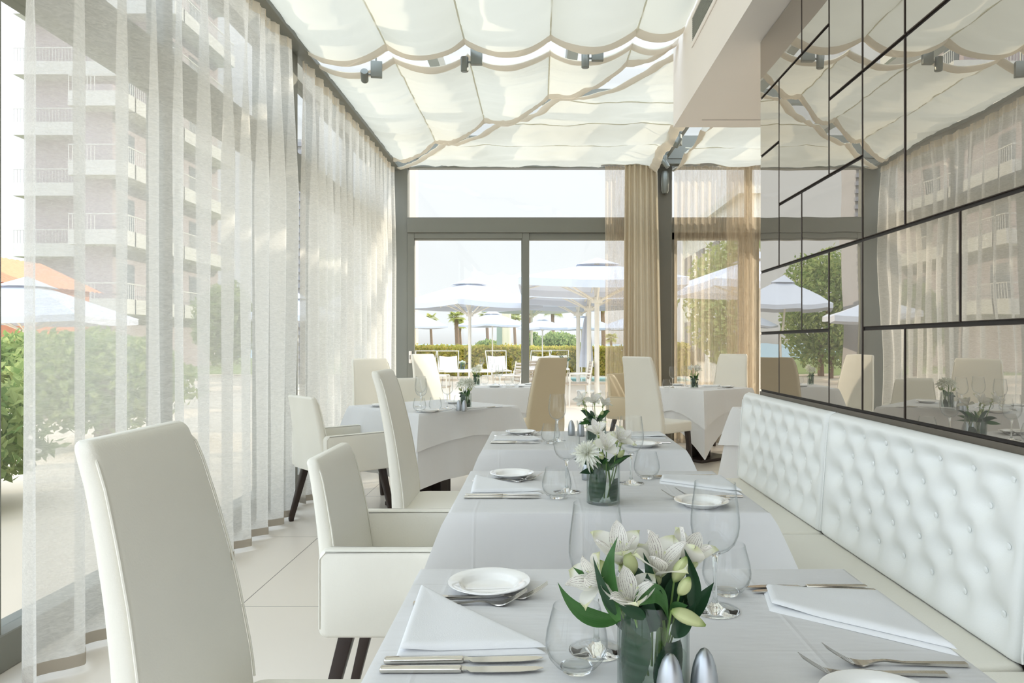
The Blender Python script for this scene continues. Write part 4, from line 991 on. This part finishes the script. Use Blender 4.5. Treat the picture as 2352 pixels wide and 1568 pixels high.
def blob_tree(x, y, r, rz, h, label, n, seed, m=None, size=.2):
    e = empty('tree', (x, y, -.03)); tag(e, label, 'tree', 'trees beyond the terrace')
    MB().tube([(0,0,0),(.05,.0,h*.5),(0,0,h)], [.14,.11,.06], 8).build('trunk', M_bark, e)
    def s(q):
        d = Vector((q.gauss(0,1), q.gauss(0,1), q.gauss(0,1))).normalized(); k = q.uniform(.55,1.0)*(1+.25*noise.noise(d*2.2+Vector((seed,0,0))))
        return Vector((d.x*r*k, d.y*r*k, h+d.z*rz*k)), d
    leaves(n, s, size, seed, m or M_tree, parent=e); return e
blob_tree(1.05, 40, 1.25, .75, 1.15, 'round clipped green tree behind the pool, right of the mullion', 5000, 4)
blob_tree(-.35, 42, .55, .7, 1.2, 'smaller dark green shrub tree just right of the mullion', 2200, 5)
blob_tree(-3.1, 44, .9, .6, .9, 'dark shrub beside the beige column beyond the hedge', 2200, 6)
blob_tree(-8.4, 27, 1.7, 2.3, 2.6, 'leafy tree reflected in the mirror, outside left of the door', 9000, 7)
blob_tree(-12, 27.6, 1.2, 1.6, 2.0, 'second leafy tree reflected in the mirror beside the louvred tower', 8000, 8)
blob_tree(-5.2, 8.6, 1.0, .6, .8, 'low bush outside the left windows, by the grey post', 4000, 9, size=.12)
blob_tree(-4.6, 5.2, .9, .6, .6, 'low bush outside the left windows, middle of the near sheer', 4500, 10, size=.12)
blob_tree(-4.2, 3.4, .8, .6, .5, 'low bush outside the left windows, nearest the camera', 4500, 12, size=.12)
blob_tree(-8.2, 12.5, 1.4, .6, .9, 'wide bush in front of the hotel outside the left windows', 6000, 13, size=.16)
def palm(x, y, h, label, seed, cr=1.0, tr=.16, nf=34):
    rnd = random.Random(seed); e = empty('palm_tree', (x, y, -.03)); tag(e, label, 'palm tree', 'palms by the sea')
    MB().tube([(0,0,0),(.04,0,h*.4),(-.02,.02,h*.8),(0,0,h)], [tr*.8,tr*.7,tr*.65,tr*.8], 10).build('trunk', M_bark, e)
    V = []; F = []
    for k in range(nf):
        az = 2*pi*k/nf*2.6+rnd.uniform(-.2,.2); el = rnd.uniform(-.7,1.0); L = cr*rnd.uniform(.75,1.1); st = L*.35
        d0 = Vector((cos(az)*cos(el), sin(az)*cos(el), sin(el))); c = Vector((0,0,h)) + d0*st
        for q in range(16):                     # fan of leaflets
            a = (q-7.5)/7.5*1.25; side = d0.cross(Vector((0,0,1))).normalized(); upv = side.cross(d0)
            dd = (d0*cos(a) + side*sin(a)).normalized(); l_ = L*.65*(1-.25*abs(a)); w_ = .04*cr
            b = len(V); p1 = c + dd*l_*.55; p2 = c + dd*l_ - Vector((0,0,l_*.28)); wv = upv.cross(dd).normalized()*w_
            V += [c-wv*.3, c+wv*.3, p1+wv, p1-wv, p2]; F += [(b,b+1,b+2,b+3),(b+3,b+2,b+4)]
        b = len(V); sd_ = d0.cross(Vector((0,0,1))).normalized()*.012; V += [Vector((0,0,h))-sd_, Vector((0,0,h))+sd_, c+sd_, c-sd_]; F.append((b,b+1,b+2,b+3))
    mesh('frond', V, F, M_palm, e, False)['kind'] = 'stuff'; return e
PX = lambda px, Y: (px-1238)/1650*Y
for (px, Y, yc, cr, tr, lab) in ((990,48,726,.62,.13,'slim palm farthest left beyond the umbrellas'), (1049,46,722,.78,.2,'tallest leafy palm left of the umbrella pole'), (1057,50,742,.55,.13,'short palm just behind the tallest leafy palm'),
        (1119,46,716,.7,.15,'palm half hidden by the small umbrella, left of the beige column'), (1182,50,722,.7,.15,'palm showing left of the mullion under the canopy'), (1219,46,700,.8,.2,'palm trunk showing just right of the mullion'),
        (1270,44,702,.9,.16,'dark palm showing between the large umbrellas'), (1385,46,690,.8,.2,'palm trunk right of the large umbrella poles'), (1404,50,770,.6,.13,'low palm behind the taupe sheer')):
    palm(PX(px,Y), Y, 1.22-(yc+4-789)/1650*Y, lab, int(px), cr, tr)
for (px, Y, cr, lab) in ((985,42,.62,'bushy ground palm farthest left above the hedge'), (1028,42,.6,'bushy ground palm second from the left above the hedge'), (1052,41,.75,'bushy ground palm under the tallest palm'), (1075,42,.6,'bushy ground palm by the umbrella pole'), (1122,41,.8,'dark bushy ground palm left of the beige column')):
    palm(PX(px,Y), Y, .55, lab, int(px)+1, cr, .16, 34)
# beige kiosk column and grey panel
e = empty('kiosk_column', (PX(1158,35), 35, -.03)); tag(e, 'beige round column with a grey-green panel beyond the hedge', 'column')
MB().lathe([(0,0),(.22,0),(.22,3.3),(0,3.3)], 24, (.12,0,0)).build('shaft', mat('beige_column', 'd9cdb4', .8), e); MB().box(-.36,-.05,-.05,.05,.8,2.2).build('panel', mat('grey_green_panel','8d9a8c',.6), e, smooth=False)

# --- umbrellas
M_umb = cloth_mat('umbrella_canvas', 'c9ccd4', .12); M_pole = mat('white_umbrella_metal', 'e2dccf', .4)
def umbrella(x, y, half, ze, za, label, rz=0, pole=.035, val=.14, tier=True, grp='white umbrellas'):
    e = empty('umbrella', (x, y, -.02), rz); tag(e, label, 'umbrella', grp)
    g = MB(); N = 10
    for s in range(4):
        c0 = [(-1,-1),(1,-1),(1,1),(-1,1)][s]; c1 = [(1,-1),(1,1),(-1,1),(-1,-1)][s]
        t0 = .14 if tier else 0
        def f(u, v):
            r = (t0 + (1-t0)*v); px_ = (c0[0]+(c1[0]-c0[0])*u)*half*r; py = (c0[1]+(c1[1]-c0[1])*u)*half*r
            dip = -.06*half*sin(pi*u)*v*v*.6
            return Vector((px_, py, za - (za-ze)*r**1.05 + dip))
        g.grid(f, N, 8)
        def fv(u, v): 
            p = f(u, 1); return p + Vector((0,0,-val*v))
        g.grid(fv, N, 1)
    g.build('canopy', M_umb, e, ang=30)
    if tier:
        c = MB()
        for s in range(4):
            c0 = [(-1,-1),(1,-1),(1,1),(-1,1)][s]; c1 = [(1,-1),(1,1),(-1,1),(-1,-1)][s]
            c.grid(lambda u, v: Vector(((c0[0]+(c1[0]-c0[0])*u)*half*.27*v, (c0[1]+(c1[1]-c0[1])*u)*half*.27*v, za+.12 - (.10+(za-ze)*.20)*v + .02*sin(pi*u)*v)), 6, 4)
        c.build('vent_cap', M_umb, e, ang=30)
    MB().tube([(0,0,0),(0,0,za+.08)], pole, 12).build('pole', M_pole, e)
    hz = ze - .33 if half > 1.4 else ze - .05
    MB().lathe([(0,hz-.07),(pole*2.2,hz-.06),(pole*2.4,hz),(pole*2.2,hz+.06),(0,hz+.07)], 16).build('hub', M_pole, e)
    for k in range(8):
        a = radians(45*k); ex = (cos(a), sin(a)); m_ = half/max(abs(ex[0]), abs(ex[1])); tip = Vector((ex[0]*m_, ex[1]*m_, ze-.01)); dipz = -.036*half if k % 2 == 0 else 0
        tip.z += dipz; top = Vector((0,0,za-.03)); mid = top.lerp(tip, .58) - Vector((0,0,.05))
        rb_ = MB().tube([top, mid, tip], .018 if half > 1.4 else .008, 5).build('rib', M_pole, e)
        MB().tube([Vector((ex[0]*pole*2, ex[1]*pole*2, hz)), mid], .02 if half > 1.4 else .008, 5).build('strut', M_pole, rb_)
    bp = MB(); rbox(bp, -.3, .3, -.3, .3, 0, .06, .05, .01); bp.build('base', M_pole, e)
    return e
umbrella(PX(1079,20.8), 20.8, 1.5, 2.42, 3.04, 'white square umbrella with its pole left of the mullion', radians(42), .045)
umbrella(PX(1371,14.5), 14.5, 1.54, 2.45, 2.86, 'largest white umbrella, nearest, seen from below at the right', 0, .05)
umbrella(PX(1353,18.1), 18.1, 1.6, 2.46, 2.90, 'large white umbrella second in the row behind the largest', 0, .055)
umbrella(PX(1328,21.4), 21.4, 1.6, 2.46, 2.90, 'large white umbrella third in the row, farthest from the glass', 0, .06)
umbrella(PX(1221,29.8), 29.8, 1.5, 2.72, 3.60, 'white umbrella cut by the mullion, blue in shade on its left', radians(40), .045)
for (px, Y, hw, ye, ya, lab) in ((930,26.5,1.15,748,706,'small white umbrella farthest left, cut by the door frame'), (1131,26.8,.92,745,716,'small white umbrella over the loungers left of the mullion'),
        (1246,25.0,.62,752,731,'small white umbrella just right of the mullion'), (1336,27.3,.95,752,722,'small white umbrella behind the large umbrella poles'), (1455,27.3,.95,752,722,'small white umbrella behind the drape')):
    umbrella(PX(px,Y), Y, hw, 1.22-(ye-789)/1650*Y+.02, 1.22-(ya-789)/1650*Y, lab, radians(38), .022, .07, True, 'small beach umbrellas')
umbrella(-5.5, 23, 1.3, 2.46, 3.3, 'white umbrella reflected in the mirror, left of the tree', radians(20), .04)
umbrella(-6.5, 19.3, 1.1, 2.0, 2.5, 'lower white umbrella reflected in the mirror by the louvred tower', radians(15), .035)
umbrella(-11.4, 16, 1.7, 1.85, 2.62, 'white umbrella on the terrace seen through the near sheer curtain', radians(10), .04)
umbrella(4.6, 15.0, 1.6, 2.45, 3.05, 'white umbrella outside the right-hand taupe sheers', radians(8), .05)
# closed umbrella
e = empty('closed_umbrella', (PX(1347,19), 19, -.02)); tag(e, 'closed white umbrella folded round its pole, in front of the hedge', 'umbrella')
m = MB(); R = []
for k in range(15):
    t = k/14; z = .62 + 1.35*t; r = .13*(1-t)**.6+.03; R.append([Vector((r*(1+.22*cos(8*a_))*cos(a_), r*(1+.22*cos(8*a_))*sin(a_), z)) for a_ in [2*pi*q/40 for q in range(40)]])
m.loft(R).build('folded_canopy', M_umb, e, ang=60); MB().tube([(0,0,0),(0,0,2.05)], .025, 10).build('pole', M_pole, e)

# --- loungers: white tube frames with a raised slung back
M_sling = cloth_mat('white_sling', 'f0e6da', .2)
def lounger(x, y, rz, label):
    e = empty('sun_lounger', (x, y, -.02), rz); tag(e, label, 'sun lounger', 'white sun loungers by the hedge')
    f = MB(); f.tube([(-.33,-.95,.32),(-.33,.35,.32),(-.37,.85,.98),(.37,.85,.98),(.33,.35,.32),(.33,-.95,.32),(-.33,-.95,.32)], .02, 8); f.build('frame', M_pole, e)
    g = MB(); g.grid(lambda u, v: Vector((-.31+.62*u, -.93+1.28*v, .315-.02*sin(pi*u))), 6, 8); g.grid(lambda u, v: Vector((-.31+.62*u, .36+.36*v, .33+.48*v-.03*sin(pi*u))), 6, 8); g.build('sling', M_sling, e)
    for sx_ in (-1,1):
        for yy in (-.8,.45): MB().tube([(sx_*.33,yy,0),(sx_*.33,yy,.32)], .018, 8).build('leg', M_pole, e)
    return e
l0 = lounger(PX(1030,24.6), 24.6, radians(8), 'white sun lounger with raised back left of the umbrella pole')
for (px, Y, a, lab) in ((975,25,5,'white sun lounger farthest left, behind the pale chair'), (1145,25,10,'white sun lounger in front of the hedge left of the mullion'), (1232,25,-12,'white sun lounger peeking out right of the mullion'), (1285,26.8,0,'white sun lounger with flat top beyond the centre chair')):
    dup(l0, (PX(px,Y), Y, -.02), radians(a), lab)
# --- outdoor dining set
M_weave = mat('woven_grey_beige', 'b9aa98', .7, 0, 40, .15)
def terrace_chair(x, y, rz, label):
    e = empty('terrace_chair', (x, y, -.02), rz); tag(e, label, 'chair', 'woven terrace chairs')
    b = MB()
    for k in range(6): z = .52+.062*k; b.grid(lambda u, v, z=z: Vector((-.22-.10*(z-.45)-.03*(1-(2*u-1)**2), -.22+.44*u, z+.045*v)), 10, 1)
    bk = b.build('backrest', M_weave, e); so_ = bk.modifiers.new('t', 'SOLIDIFY'); so_.thickness = .012
    s = MB(); rbox(s, -.22, .22, -.22, .22, .42, .45, .03, .008); s.build('seat', M_weave, e)
    for sx_ in (-1,1):
        for sy_ in (-1,1): MB().tube([(sx_*.20,sy_*.215,0),(sx_*.19,sy_*.215,.43)] + ([(-.27,sy_*.215,.90)] if sx_ < 0 else [(.19,sy_*.235,.64)]), .013, 8).build('leg', M_pole, e)
    for sy_ in (-1,1): MB().tube([(.19,sy_*.235,.64),(-.22,sy_*.235,.65)], .014, 8).build('armrest', M_pole, e)
    return e
tc0 = terrace_chair(-.62, 13.6, radians(200), 'woven terrace chair outside, just left of the mullion')
for (x, y, a, lab) in ((.78,14.4,185,'woven terrace chair outside, right of the centre chair'), (-1.9,13.5,0,'woven terrace chair outside behind the far table flowers'), (-.25,15.6,120,'woven terrace chair outside hidden behind the mullion')):
    dup(tc0, (x, y, -.02), radians(a), lab)
def terrace_table(x, y, label):
    e = empty('terrace_table', (x, y, -.02)); tag(e, label, 'table', 'white terrace tables')
    t = MB(); rbox(t, -.45,.45,-.4,.4,.72,.75,.02,.004); t.build('tabletop', M_white, e); MB().tube([(0,0,.03),(0,0,.72)], .04, 12).build('pedestal', M_pole, e); b = MB(); rbox(b,-.25,.25,-.25,.25,0,.03,.02,.006); b.build('base', M_pole, e); return e
terrace_table(-1.25, 13.4, 'white terrace table outside between two woven chairs'); terrace_table(.15, 14.6, 'white terrace table outside behind the centre chair')
for (x, y, nm) in ((-1.05,13.2,'left one'), (-.86,13.25,'right one')): wineglass((x,y), f'stemmed glass on the terrace table outside, {nm}', z=.735, n=16)
auto_bouquet((-1.42,13.3), 'pale flowers in a vase on the terrace table outside', 41, [('m',0,0,.15,.05),('m',.04,0,.14,.04),('m',-.04,0,.14,.04)], z=.735, vlabel='vase on the terrace table outside', nl=8, mumn=30)
auto_bouquet((.52,14.4), 'green leafy plant on the terrace table beside the centre chair', 42, [('a',0,0,.12,.02)], z=.735, vr=.05, vh=.14, vlabel='dark leafy vase on the terrace table beside the centre chair', spread=.13, height=.26, nl=22)

# --- buildings
M_hotel = mat('warm_grey_render', 'a99a9a', .85, 0, 1, .04); M_slab = mat('white_balcony_slab', 'c6c2b9', .7); M_dark = mat('dark_recess_glass', '5d6265', .25)
def hotel(x0, x1, y0, y1, H, floors, label, f0=1.0):
    e = empty('hotel_building', ((x0+x1)/2, (y0+y1)/2, -.02)); tag(e, label, 'building', 'hotel wings'); hx, hy = (x1-x0)/2, (y1-y0)/2
    MB().box(-hx, hx, -hy, hy, 0, H).build('wall', M_hotel, e, smooth=False)
    for k in range(floors):
        z = f0 + 3.0*k + 1.9
        if z > H-.4: break
        MB().box(hx-.1, hx+1.0, -hy-.0, hy, z-.35, z+.3).box(-hx, hx+1.0, -hy-.9, -hy+.1, z-.35, z+.3).build('balcony_slab', M_slab, e, smooth=False)
        r = MB().box(hx+.95, hx+.99, -hy-.85, hy, z+.95, z+1.0).box(-hx, hx+.95, -hy-.88, -hy-.84, z+.95, z+1.0)
        n_ = int((2*hy+.8)/.16)
        for q in range(n_): yy = -hy-.8+.16*q; r.box(hx+.96, hx+.98, yy, yy+.025, z, z+.95)
        for q in range(int(2*hx/.16)): xx = -hx+.16*q; r.box(xx, xx+.025, -hy-.87, -hy-.85, z, z+.95)
        r.build('railing', M_slab, e, smooth=False)
        nw = max(1, int(2*hy/2.2))
        for q in range(nw):
            yy = -hy+.4+q*2.2; MB().box(hx-.02, hx+.03, yy, yy+1.3, z, z+2.0).build('window', M_dark, e, smooth=False)
    return e
hotel(-20.4, -19.0, 32, 35.9, 12.8, 4, 'lower hotel wing with stacked balconies outside the near sheer curtain')
hotel(-26, -19.0, 36.4, 42.5, 24, 8, 'tall hotel wing with balconies, highest thing outside the left windows')
e = empty('outbuilding', (-15.9, 21.0, -.02)); tag(e, 'low building with a terracotta tiled roof at the far left outside', 'building')
MB().box(-1.5,1.5,-2,2,0,2.9).build('wall', mat('terracotta_wall','c98a6a',.85), e, smooth=False)
g = MB(); g.grid(lambda u, v: Vector((1.8-2.0*v, -2.3+4.6*u, 2.85+.95*v+.03*abs(sin(u*60)))), 120, 3); g.build('roof', mat('terracotta_tiles','d88f68',.8,0,12,.15), e)
e = empty('louvred_tower', (-7.9, 22.6, -.02)); tag(e, 'grey louvred tower reflected in the mirror beyond the trees', 'building')
MB().box(-.62,.62,-.6,.6,0,7.5).build('wall', mat('tower_grey','9c9896',.8), e, smooth=False)
l = MB()
for k in range(30): l.box(-.66,.66,-.72,-.6,.3+.24*k,.42+.24*k)
l.build('louvre', mat('louvre_grey','7f7d80',.6), e, smooth=False)
e = empty('hotel_building', (9.5, 24, -.02)); tag(e, 'pale neighbouring building seen through the right-hand taupe sheers', 'building')
MB().box(-3.5,3.5,-3,6,0,5.6).build('wall', mat('pale_render','d8d2c4',.85), e, smooth=False)
for q in range(4):
    for z in (.6, 3.2): MB().box(-3.55,-3.48,-2.4+2.2*q,-1.2+2.2*q,z,z+1.5).build('window', M_dark, e, smooth=False)
    MB().box(-3+1.7*q,-2+1.7*q,-3.05,-2.98,3.2,4.7).build('window', M_dark, e, smooth=False)
MB().box(-3.7,3.7,-3.2,6.2,5.6,5.85).build('roof', M_slab, e, smooth=False)
blob_tree(5.4, 19.5, 1.5, 1.9, 2.4, 'leafy tree outside the right-hand taupe sheers', 5000, 15)
